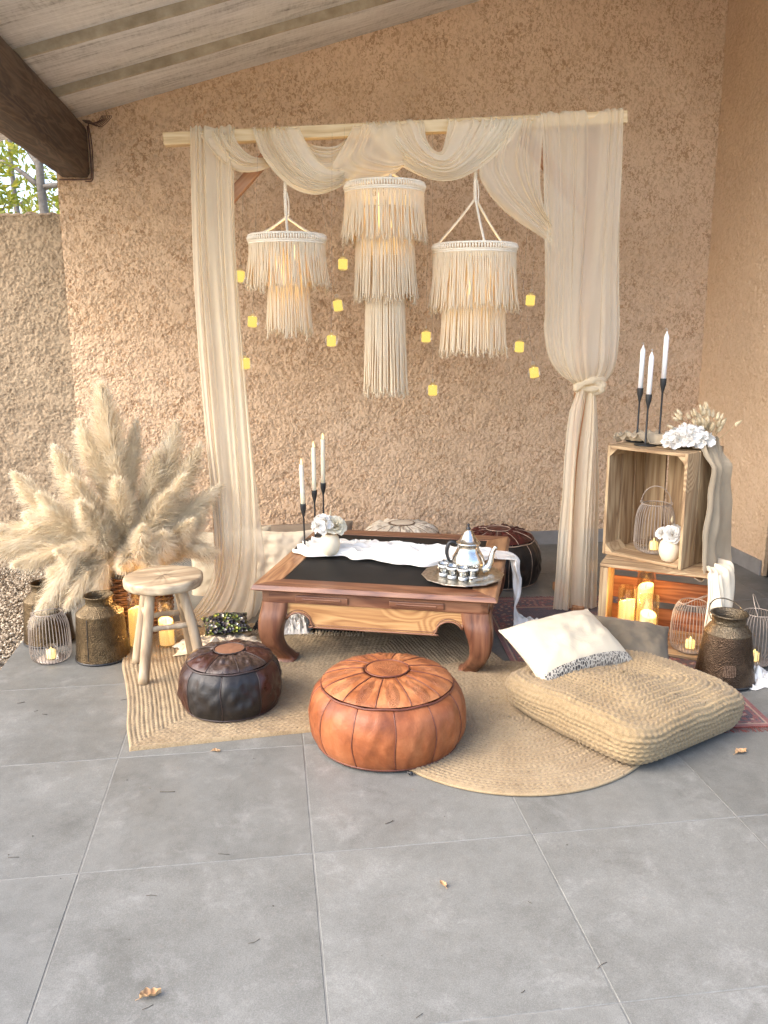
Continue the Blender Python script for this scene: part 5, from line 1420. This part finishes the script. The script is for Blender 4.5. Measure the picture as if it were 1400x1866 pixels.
def can(loc, s, yaw, mb_, mt_, label, H=.275, tr=.096, bail=None, lid_r=.058, seam=True):
    o = thing('metal_can', label, 'can', loc, yaw, 'perforated metal lantern cans')
    MB().lathe([(.0, .006), (.102 * s, .004), (.108 * s, .0), (.110 * s, .006), (.1085 * s, .014), (.107 * s, .03), (tr * s, H * .72)], 56).obj('body', mb_, o)
    MB().lathe([(tr * s, H * .72), ((tr + .001) * s, H * .73), ((tr - .003) * s, H * .745), (.070 * s, H * .815), (.058 * s, H * .85), (lid_r * .93, H * .87)], 56).obj('shoulder', mt_, o)
    MB().lathe([(lid_r * .93, H * .87), (lid_r * .95, H * .90), (lid_r * .97, H * .975), (lid_r * 1.06, H * .985), (lid_r * 1.06, H), (lid_r * .97, H), (lid_r * .90, H * .96), (lid_r * .86, H * .88), (lid_r * .86, H * .5)], 40).obj('neck', mt_, o)
    MB().lathe([(.0, H * .55), (lid_r * 1.3, H * .55)], 24).obj('inside', M_black, o)
    b = MB(); a = np.linspace(0, 2 * PI, 60, endpoint=False); b.tube(np.stack([.1085 * s * np.cos(a), .1085 * s * np.sin(a), .006 + 0 * a], 1), .0045, 6, closed=True); b.obj('foot_ring', M_black, o)
    if seam:
        b = MB(); q = np.linspace(.02, H * .71, 20); b.tube(np.stack([np.interp(q, [.0, H * .72], [.1085, .097]) * s, 0 * q, q], 1), .0016, 5); so_ = b.obj('seam', M_black, o); so_.rotation_euler.z = -yaw - 1.95
    if bail is not None:
        q = np.linspace(0, PI, 30); rh = lid_r * 1.12
        arc = np.stack([rh * np.cos(q), 0 * q, 1.25 * rh * np.sin(q)], 1) @ np.array(Matrix.Rotation(bail, 3, 'X')).T + np.array([0, 0, H * .93])
        MB().tube(arc, .0024, 7).obj('handle', mt_, o)
    return o
can((-.206, 1.500, .0), 1.0, 0, M_brass, M_brasst, 'antique brass milk can on the tiles, right of the wire lantern at the left')
can((-.478, 1.735, .0), .98, .4, M_brass, M_brasst, 'tarnished brass milk can at the edge of the gravel, partly behind the wire lantern', H=.27)

t = NT('lit wax shell'); d = t('BsdfDiffuse', {'Color': (.82, .72, .50, 1)}); tl = t('BsdfTranslucent', {'Color': (.93, .76, .44, 1)})
em = t('Emission', {'Color': (1.0, .60, .16, 1), 'Strength': .13})
t.t.links.new(t('AddShader', {0: t('MixShader', {0: .45, 1: d, 2: tl}), 1: em}).outputs[0], t.out.inputs[0]); M_pillar = t.m
def pillar(loc, rc, hc, rg, hg, label, energy=.13, tilt=.0):
    o = thing('pillar_candle', label + ' in a glass cylinder', 'candle', loc, random.uniform(0, 6), 'lit pillar candles')
    a = np.linspace(0, 2 * PI, 36, endpoint=False)
    hh_ = hc - .014 + .010 * np.cos(a)                                       # slanting melted rim
    rings = [np.stack([rc * k * np.cos(a), rc * k * np.sin(a), z], 1) for k, z in ((.98, .005 + 0 * a), (1.0, .01 + 0 * a), (1.0, hh_ * .5), (1.0, hh_ - .004), (.96, hh_), (.86, hh_ - .002), (.8, np.minimum(hh_, hc - .018) - .007), (.0, hc - .026 + 0 * a))]
    P = np.stack(rings); MB().grid(np.concatenate([P, P[:, :1]], 1)).obj('wax', M_pillar, o)
    MB().lathe([(.0, hc - .027), (.003, hc - .022), (.004, hc - .014), (.0, hc - .001)], 8).obj('flame', M_jar_flame, o)
    if rg:
        MB().lathe([(.0, .001), (rg, .0), (rg, hg), (rg - .0022, hg), (rg - .0022, .004), (.0, .004)], 40).obj('glass_cylinder', M_glass, o)
    pd = bpy.data.lights.new('candle_glow', 'POINT'); pd.energy = energy * 2.2; pd.color = (1.0, .58, .22); pd.shadow_soft_size = .01
    q = bpy.data.objects.new('candle_glow', pd); COL.objects.link(q); q.parent = o; q.location = (0, 0, hc + .02)
    return o
pillar((-.070, 1.575, .014), .0345, .188, .040, .250, 'taller lit candle beside the brass can, left of the stool leg')
pillar((.052, 1.565, .014), .0310, .125, .037, .205, 'shorter lit candle seen between the stool legs')

# ================================================================== CRATES
M_crate = wood('aged crate pine', [(.2, (.15, .085, .040)), (.5, (.30, .190, .095)), (.85, (.45, .32, .175))], 0, 6, .72, .35, knots=True, rnd=5.0)
M_crate_red = wood('reddish crate pine', [(.2, (.10, .035, .016)), (.5, (.21, .078, .034)), (.85, (.34, .15, .068))], 0, 6, .7, .35, knots=True, rnd=5.0)  # stain plus candlelight put into the colour of the lower crate's back slats
def crate(loc, yaw, horiz, label):
    """open box 0.48 x 0.369, 0.317 deep; local x along the front, y back, z up"""
    w_, h_, d_ = (.48, .369, .317) if horiz else (.369, .48, .317)
    o = thing('wooden_crate', label, 'crate', loc, yaw, 'two stacked wooden crates')
    th = .013
    def slat(c, d, axis):
        r = random.Random(hash((round(c[0], 3), round(c[1], 3), round(c[2], 3))) & 0xffff)
        d = list(d); ax = axis
        Mx = {0: Matrix.Identity(4), 1: Matrix.Rotation(PI / 2, 4, 'Z'), 2: Matrix.Rotation(-PI / 2, 4, 'Y')}[ax]
        ld = np.abs(np.array(Mx.to_3x3().inverted()) @ np.array(d))
        q = MB().box((0, 0, 0), ld).obj('slat', M_crate_red if (horiz and c[1] > d_ - .03) else M_crate, o, False, bevel=.002)
        q.matrix_local = Matrix.Translation(c) @ Mx @ Matrix.Rotation(random.uniform(-.006, .006), 4, 'Y')
    # ends carry the grain across the depth; long sides and bottom of three boards each
    if horiz:
        ks = [(.055, .098), (.185, .10), (.315, .098)]
        for z, hgt in ks: slat((w_ / 2, d_ - th / 2, z), (w_, th, hgt), 0)
        for e in (0, 1):
            for y, wd in ((.05, .095), (.158, .105), (.267, .095)): slat((w_ / 2, y, th / 2 if e == 0 else h_ - th / 2), (w_, wd, th), 0)
        for e in (0, 1):
            for y, wd in ((.05, .094), (.158, .104), (.265, .094)): slat((th / 2 + .001 if e == 0 else w_ - th / 2 - .001, y, h_ / 2), (th, wd, h_ - 2 * th - .002), 2)
        # front rails
        for e in (0, 1):
            slat((th + .011 if e == 0 else w_ - th - .011, .014, h_ / 2), (.02, .024, h_ - 2 * th - .004), 2)
    else:
        ks = [(.05, .085), (.145, .088), (.235, .078), (.322, .078)]
        for x, wd in ((.058, .108), (.184, .118), (.311, .108)): slat((x, d_ - th / 2, h_ / 2), (wd, th, h_), 2)
        for e in (0, 1):
            for y, wd in ((.052, .100), (.160, .104), (.262, .082)): slat((th / 2 if e == 0 else w_ - th / 2, y, h_ / 2), (th, wd, h_), 2)
        for e in (0, 1):
            for y, wd in ((.05, .096), (.158, .106), (.264, .090)): slat((w_ / 2, y, th / 2 + .001 if e == 0 else h_ - th / 2 - .001), (w_ - 2 * th - .002, wd, th), 0)
        for xe in (th + .013, w_ - th - .013):                                # corner blocks
            for z in (th + .013, h_ - th - .013):
                q = MB().prism([(-.018, 0, -.018), (.018, 0, -.018), (-.018, 0, .018)], (0, .12, 0)).obj('corner_block', M_crate, o, False)
                sx_, sz_ = (1 if xe < w_ / 2 else -1), (1 if z < h_ / 2 else -1)
                q.location = (xe + .004 * sx_, .004, z + .004 * sz_); q.scale = (sx_, 1, sz_)
    return o
crate((1.884, 1.289, .0075), math.radians(-32), True, 'lower wooden crate lying on its side with lit candles inside')
CT = (1.954, 1.445, .3775); CYAW = math.radians(-54.4)
crate(CT, CYAW, False, 'upper wooden crate standing on end with a lantern and flower vase inside')
CM = Matrix.Translation(CT) @ Matrix.Rotation(CYAW, 4, 'Z')
def C2(x, y, z): return np.array(CM @ Vector((x, y, z)))
DM = Matrix.Translation((1.884, 1.289, .0075)) @ Matrix.Rotation(math.radians(-32), 4, 'Z')
def D2(x, y, z): return np.array(DM @ Vector((x, y, z)))
lantern(tuple(C2(.165, .145, .0148)), 1.02, -.55, .12, 'pale wire lantern with raised handle inside the upper crate')
vase_small(tuple(C2(.290, .052, .0148)), .98, 'egg shaped beige vase inside the upper crate', 2)
fo = thing('flower_posy', 'posy of white roses in the beige vase inside the upper crate', 'flowers', tuple(C2(.290, .052, .108)), 0, 'small flower posies')
b = MB(); rose(b, (-.004, -.022, .024), .036, 13, (-.15, -.85, .5)); b.obj('rose', M_petw, fo)
b = MB(); rose(b, (.030, .008, .036), .026, 14, (.5, -.5, .6)); rose(b, (-.034, .012, .024), .026, 15, (-.7, -.3, .6)); b.obj('rose', M_petw, fo)
bb = [MB(), MB()]; bunny(bb, (.005, .01, .02), (.004, .004, .075), .018, r); bb[0].obj('bunny_tail', M_bunny, fo); bb[1].obj('stem', M_stem, fo)
pillar(tuple(D2(.105, .105, .0148)), .033, .190, .040, .235, 'lit candle at the left inside the lower crate', .16)
pillar(tuple(D2(.170, .185, .0148)), .033, .240, .040, .300, 'tallest lit candle at the back inside the lower crate', .16)
pillar(tuple(D2(.200, .075, .0148)), .034, .150, .042, .215, 'front lit candle beside the lantern in the lower crate', .14)
lantern(tuple(D2(.375, .085, .0148)), 1.0, .5, .95, 'pale wire lantern with handle leaning back in the mouth of the lower crate')
fo = thing('flower_posy', 'blush pink blossoms lying at the front of the lower crate', 'flowers', tuple(D2(.125, .035, .02)), 0, 'small flower posies')
b = MB(); hydrangea(b, (-.03, .0, .05), .036, 26, 61, .022); hydrangea(b, (.035, -.01, .045), .034, 24, 62, .022); hydrangea(b, (.10, -.03, .015), .03, 20, 63, .02); b.obj('blossom', M_petp, fo)
CANR = can((2.250, .888, .007), 1.02, .0, M_bronze, M_bronzet, 'dark bronze milk can with bail handle in front of the crates at the right', H=.272, bail=-.95, lid_r=.066, seam=False, tr=.084)
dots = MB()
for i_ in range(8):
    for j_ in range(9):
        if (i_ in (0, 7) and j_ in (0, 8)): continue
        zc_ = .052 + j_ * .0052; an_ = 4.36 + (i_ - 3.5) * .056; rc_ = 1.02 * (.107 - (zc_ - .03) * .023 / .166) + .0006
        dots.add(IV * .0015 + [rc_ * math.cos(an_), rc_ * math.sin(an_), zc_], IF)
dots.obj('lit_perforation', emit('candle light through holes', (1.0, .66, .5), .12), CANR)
lantern((2.452, 1.02, .012), 1.0, 1.0, -.35, 'pale wire lantern cut by the right edge of the picture', True, 1.02)

# things on top of the upper crate
zt = .3775 + .48
for (x, y), hz, tz, lb, lean, hk in [((.118, .105), 1.073, 1.252, 'nearest and shortest of the three on the crate', (0, .012), 0), ((.03, .185), 1.09, 1.275, 'behind the shortest one on the crate', (0, .012), -1), ((.13, .195), 1.135, 1.335, 'tallest of the three on the crate', (0, .012), -1)]:
    p = C2(x, y, 0); 
    candlestick((p[0], p[1], zt + .0005), hz - zt, 'slim black candlestick, ' + lb, lean)
    taper((p[0], p[1], zt + .0005), hz - zt - .016, tz - hz + .012, 'unlit white taper candle, ' + lb, M_waxw, False, lean, hook=hk)
b = MB(); hydrangea(b, (0, 0, .012), .052, 60, 71, .024, .75); hydrangea(b, (.045, -.025, .004), .036, 34, 72, .022, .7); hydrangea(b, (-.05, .01, .006), .034, 30, 73, .022, .8)
p = C2(.300, .125, .48); fo = thing('flower_posy', 'big white hydrangea heads lying on top of the upper crate', 'flowers', (p[0], p[1], zt + .032), 0, 'small flower posies'); b.obj('hydrangea', M_petw, fo)
p = C2(.335, .235, .48); bt = thing('bunny_tail_bunch', 'bunch of dried bunny tail grass behind the white hydrangea on the crate', 'dried flowers', (p[0], p[1], zt + .01), 0)
r = np.random.default_rng(29)
for k in range(44):
    d = np.array([r.normal(-.28, .42), r.normal(-.12, .35), r.uniform(.55, 1.25)]); d /= np.linalg.norm(d); ln = r.uniform(.07, .165)
    if k > 40: d = np.array([-1.0, -.1, .45 + .25 * (k - 41)]); d /= np.linalg.norm(d); ln = .19
    bb = [MB(), MB()]; bunny(bb, (r.normal(0, .006), r.normal(0, .006), 0), d * ln, r.uniform(.020, .028), r)
    tl_ = bb[0].obj('bunny_tail', M_bunny, bt); bb[1].obj('stem', M_stem, tl_)

# linen cloth thrown over the crate: crumpled on top, hanging down its right side
def linen():
    top = [C2(-.035, .13, .475), C2(-.01, .15, .487), C2(.06, .18, .49), C2(.15, .20, .488), C2(.25, .20, .488), C2(.33, .20, .488), C2(.374, .19, .480), C2(.388, .185, .40), C2(.392, .185, .25), C2(.40, .17, .10), C2(.415, .16, .0), C2(.40, .14, -.035), C2(.385, .10, -.02)]
    path = cr(top, 220); n = len(path); nv = 80
    ey = np.array(CM.to_3x3() @ Vector((0, 1, 0))); ex = np.array(CM.to_3x3() @ Vector((1, 0, 0)))
    u = np.linspace(0, 1, n)[:, None]; v = np.linspace(-1, 1, nv)[None]
    wid = np.interp(np.linspace(0, 1, n), [0, .05, .15, .40, .47, .55, .75, .9, 1], [.03, .05, .085, .085, .075, .085, .125, .13, .10])[:, None]
    r1 = fields((n, nv), 40, 205, (1, .8)); r2 = fields((n, nv), 18, 206)
    hang = sstep(.44, .50, u) * (1 + 0 * v)
    h = (1 - hang) * .036 * np.clip((1 - np.abs(r1)) * .7 + (1 - np.abs(r2)) * .35 + .15, 0, None)
    P = path[:, None] + ey * (wid * v)[..., None]
    P[..., 2] += h
    fold = .026 * np.sin(v * 3.6 + .8 + 1.3 * u) + .010 * np.sin(v * 6.5 + 2 + 2 * u) + .003 * r1
    P += ex * (hang * (np.abs(fold) * 1.1 + .008))[..., None]
    loc = np.array([CM.inverted() @ Vector(p) for p in P.reshape(-1, 3)]).reshape(P.shape)
    on = (loc[..., 0] < .372) & (loc[..., 0] > -.002) & (loc[..., 2] > .3)
    P[..., 2] = np.where(on, np.maximum(P[..., 2], zt + .003), P[..., 2])
    return P
P = linen(); b = MB().grid(P); b.tube(P[:, 0], .0018, 5, False); b.tube(P[:, -1], .0018, 5, False)
tag(b.obj('linen_throw', M_flax), 'flax linen throw bunched on the upper crate and hanging down its right side', 'cloth')
# cream cloth draped from the lower crate's end to the floor
def drape2():
    cs = []
    for x0, y0, ox, oy in ((.428, .03, 0, -.016), (.47, .03, .012, -.02), (.482, .07, .022, -.004), (.482, .16, .022, .0)):
        cs.append([D2(x0 - .03, y0 + .03, .385), D2(x0, y0, .384), D2(x0 + ox, (0 if oy < -.01 else y0) + oy, .372), D2(x0 + ox + .004, (0 if oy < -.01 else y0) + oy - .006, .28), D2(x0 + ox * 1.3, (0 if oy < -.01 else y0) + oy - .012, .15), D2(x0 + ox * 1.6 + .01, (0 if oy < -.01 else y0) + oy - .02, .014)])
    return loft([np.array(c) for c in cs], 70, 70, 3, 55, .016, .8, .8)
P = drape2(); b = MB().grid(P); b.tube(P[:, 0], .0018, 5, False); b.tube(P[:, -1], .0018, 5, False)
tag(b.obj('linen_throw', M_cream), 'cream cloth hanging over the right end of the lower crate', 'cloth')

# ================================================================== PAMPAS
t = NT('pampas plume'); v = t.coord('Object')
col = t.ramp(t.noise(v, 14, 3, .6), [(.3, (.76, .66, .48)), (.55, (.86, .77, .60)), (.75, (.90, .85, .72))])
d = t('BsdfDiffuse', {'Color': col}); tl = t('BsdfTranslucent', {'Color': col})
t.t.links.new(t('MixShader', {0: .42, 1: d, 2: tl}).outputs[0], t.out.inputs[0]); M_pampas = t.m
BK = np.array([-.115, 1.84, 0.0])
M_wicker = mottle('brown wicker', (.10, .042, .016), (.21, .10, .04), .6, 30, .4, .003, 120)
bk = thing('wicker_basket', 'round brown wicker basket hidden under the pampas plumes', 'basket', tuple(BK), 0)
b = MB()
nst, nrow = 30, 26
for k in range(nrow):
    a = np.linspace(0, 2 * PI, 120, endpoint=False); z = .012 + k * .0105; R0 = .135 + .03 * math.sin(PI * (.15 + .75 * k / nrow))
    b.tube(np.stack([(R0 + .006 * np.cos(a * nst / 2 + PI * (k % 2))) * np.cos(a), (R0 + .006 * np.cos(a * nst / 2 + PI * (k % 2))) * np.sin(a), z + 0 * a], 1), .0052, 5, closed=True)
for k in range(nst):
    a = 2 * PI * (k + .5) / nst; q = np.linspace(0, 1, 10); R0 = .135 + .03 * np.sin(PI * (.15 + .75 * q)); b.tube(np.stack([R0 * math.cos(a), R0 * math.sin(a), .005 + q * .275], 1), .004, 5)
tag(b.obj('weave', M_wicker, bk), kind='stuff')
MB().lathe([(.0, .008), (.13, .008), (.155, .15), (.14, .26)], 30).obj('lining', M_wicker, bk)

pb = thing('pampas_bouquet', 'huge bouquet of fluffy cream pampas plumes spilling out of the basket', 'pampas grass', tuple(BK + [0, 0, .25]))
def plume(tip, R, L, seed, n=4200, bend=.0, basept=None):
    R = R * 1.6
    r = np.random.default_rng(seed)
    base = BK + np.array([r.uniform(-.05, .05), r.uniform(-.05, .05), .18]) if basept is None else np.array(basept)
    tip = np.array(tip, float); d = tip - base; ln = np.linalg.norm(d)
    mid = base + d * .5 + np.array([0, 0, .10 * ln + bend * ln]) * (1 if d[2] < .75 * ln else .3) + r.normal(0, .01, 3)
    S_ = cr([base, mid, tip], 60)
    b = MB().tube((S_ - BK - [0, 0, .25])[:54], np.linspace(.0032, .0012, 54), 5)
    so_ = b.obj('stem', M_stem, pb)
    f0 = max(.08, 1 - L / (ln * 1.05))
    tt = f0 + (1 - f0) * r.beta(1.15, 1.25, n)
    idx = tt * 59; i0 = np.clip(idx.astype(int), 0, 58); fr = (idx - i0)[:, None]
    p0 = S_[i0] * (1 - fr) + S_[i0 + 1] * fr
    T = S_[np.minimum(i0 + 1, 59)] - S_[i0]; T /= np.linalg.norm(T, axis=1)[:, None]
    q = r.normal(0, 1, (n, 3)); q -= T * (q * T).sum(1)[:, None]; q /= np.linalg.norm(q, axis=1)[:, None]
    s = (tt - f0) / (1 - f0)
    Rl = R * (np.interp(s, [0, .12, .4, .75, 1], [.45, .85, 1.0, .62, .18])) * r.uniform(.55, 1.15, n)
    clump = r.integers(0, 46, n); cd = r.normal(0, 1, (46, 3)); q = q + .85 * (cd[clump] - T * (cd[clump] * T).sum(1)[:, None]); q /= np.linalg.norm(q, axis=1)[:, None]
    ln2 = np.maximum(Rl, .035) * r.uniform(1.2, 2.1, n)
    m = 4
    k = np.linspace(0, 1, m)[None, :, None]
    out = (q * (Rl / ln2)[:, None]); fwd = T * .85
    droop = np.array([0, 0, -1.0]) * r.uniform(.2, .75, n)[:, None]
    P = p0[:, None] + ln2[:, None, None] * (k * (.34 * out[:, None] + fwd[:, None] * .98) + (k**2) * (.38 * out[:, None] + droop[:, None] * .42) - (k**3) * fwd[:, None] * .10)
    P += r.normal(0, .0035, P.shape) * k
    wv = np.cross(q, T); wv += r.normal(0, .4, wv.shape); wv /= np.linalg.norm(wv, axis=1)[:, None]
    wd = np.array([.0013, .0012, .0009, .0002])[None, :, None] * r.uniform(.6, 1.2, n)[:, None, None]
    A = P - wv[:, None] * wd; Bq = P + wv[:, None] * wd
    V = np.stack([A, Bq], 2).reshape(-1, 3) - BK - [0, 0, .25]
    o = np.arange(n)[:, None, None] * (2 * m); j = np.arange(m - 1)[None, :, None] * 2
    F = (o + j + np.array([0, 1, 3, 2])[None, None]).reshape(-1, 4)
    # short secondary barbs give the fluff
    nb_ = int(n * 1.0); w_ = r.integers(0, n, nb_); kk = r.integers(1, m - 1, nb_); c = P[w_, kk]
    dd = q[w_] * .5 + T[w_] * 1.2 + r.normal(0, .55, (nb_, 3)); dd /= np.linalg.norm(dd, axis=1)[:, None]; l3 = r.uniform(.010, .026, nb_)[:, None] * (R / .08)
    e = np.cross(dd, r.normal(0, 1, (nb_, 3))); e /= np.linalg.norm(e, axis=1)[:, None]
    V2 = np.stack([c - e * .0007, c + e * .0007, c + dd * l3 + [0, 0, -.003]], 1).reshape(-1, 3) - BK - [0, 0, .25]
    F2 = np.arange(nb_ * 3).reshape(-1, 3) + len(V)
    me = mesh('plume', np.concatenate([V, V2]), [F.astype(np.int64), F2], False)
    po_ = link('plume', me, M_pampas, pb); so_.parent = po_
for k, (tip, R, L, be) in enumerate([((-.205, 1.88, 1.10), .095, .56, 0), ((-.075, 1.95, .93), .055, .40, 0), ((-.405, 1.84, .83), .075, .50, 0), ((-.56, 1.78, .735), .065, .42, .05), ((-.66, 1.72, .53), .065, .42, .05),
        ((-.68, 1.66, .46), .065, .40, .06), ((-.44, 1.68, .66), .070, .44, 0), ((.10, 1.93, .92), .080, .50, 0), ((.20, 1.90, .82), .070, .46, 0), ((.27, 1.86, .64), .065, .40, .03),
        ((.245, 1.74, .385), .060, .30, .10), ((.02, 1.86, .80), .075, .48, 0), ((-.27, 1.64, .63), .070, .40, .03), ((-.03, 1.62, .52), .060, .30, .05), ((-.47, 1.52, .185), .062, .40, .34),
        ((-.24, 1.56, .24), .055, .30, .30), ((.02, 1.60, .35), .055, .28, .16), ((-.36, 1.60, .45), .065, .36, .10), ((.16, 1.72, .52), .065, .34, .06), ((-.16, 1.85, .80), .085, .50, 0), ((-.12, 1.60, .38), .06, .3, .14), ((-.54, 1.62, .40), .06, .36, .12), ((.13, 1.78, .70), .07, .42, 0), ((-.30, 1.88, .94), .075, .46, 0), ((-.14, 1.74, .70), .085, .44, 0), ((-.32, 1.74, .72), .08, .44, 0), ((.07, 1.74, .64), .08, .42, 0), ((-.50, 1.70, .58), .075, .42, .03), ((.20, 1.80, .54), .07, .36, .03), ((-.22, 1.66, .50), .08, .36, .03), ((.05, 1.66, .48), .07, .32, .04), ((-.40, 1.62, .36), .075, .36, .12), ((-.33, 1.54, .24), .065, .32, .26)]):
    plume(tip, R, L, 300 + k, 4300, be)

# ================================================================== DEBRIS
M_dryleaf = mottle('dry oak leaf', (.36, .20, .09), (.55, .36, .19), .75, 30, .5, .002, 90)
def leaf(loc, s, yaw, curl, label, seed):
    r = np.random.default_rng(seed); n = 26; x = np.linspace(0, 1, n)
    wd = .30 * np.sin(PI * x**.85)**.8 * (1 + .32 * np.sin(x * 19 + 1)) * s
    v = np.linspace(-1, 1, 9); X, V = np.meshgrid(x, v, indexing='ij')
    P = np.stack([X * s, wd[:, None] * V * (1 - .3 * abs(curl)), .003 + s * curl * (V**2) * .28 + .05 * s * np.sin(X * 6) + .02 * s * np.sin(V * 6 + X * 9)], -1)
    P[..., 2] -= P[..., 2].min() - .001
    b = MB().grid(P); b.tube(cr([(0, 0, P[0, 4, 2]), (-.12 * s, .01 * s, .003), (-.2 * s, .0, .002)], 6), .0007, 4)
    b.tube(np.stack([x * s, 0 * x, P[:, 4, 2] + .0006], 1), .0006, 4)
    o = b.obj('dry_leaf', M_dryleaf); o.location = loc; o.rotation_euler.z = yaw
    tag(o, label, 'leaf', 'dry leaves on the tiles')
leaf((.215, -.452, .0), .044, .25, .9, 'curled dry oak leaf on the tiles at the lower left, nearest the camera', 1)
leaf((1.985, .335, .0), .05, .35, .5, 'flat lobed dry oak leaf on the tiles below the jute cushion', 2)
leaf((.92, -.19, .0), .026, 2.0, .9, 'tiny pale curled leaf on the tiles in the middle foreground', 3)
leaf((.30, .60, .0), .028, -.2, .7, 'small pale leaf scrap at the front edge of the rectangular rug', 4)
M_needle = mottle('dry pine needle', (.035, .027, .02), (.09, .07, .05), .8)
b = MB(); r = np.random.default_rng(77)
for k in range(60):
    x, y = r.uniform(-.5, 2.3), r.uniform(-.75, 1.15)
    if (x > .1 and y > .55) or (x > .8 and y > .15): continue
    a = r.uniform(-.7, .7) if r.random() < .75 else r.uniform(0, 3.1); ln = r.uniform(.008, .032) * (1 if k % 7 else 1.8)
    d = np.array([math.cos(a), math.sin(a), 0]); e = np.array([-d[1], d[0], 0])
    b.tube(cr([np.array([x, y, .0012]), np.array([x, y, .0016]) + d * ln * .5 + e * r.normal(0, .002), np.array([x, y, .0012]) + d * ln], 5), .0007 if r.random() < .7 else .0011, 4)
for k in range(45):
    x, y = r.uniform(-.5, 2.4), r.uniform(-.8, 1.0)
    if (x > .1 and y > .55) or (x > .8 and y > .15): continue
    b.add(IV * r.uniform(.0008, .0022) * np.array([1.5, 1, .6]) + [x, y, .001], IF)
tag(b.obj('debris', M_needle), kind='stuff')
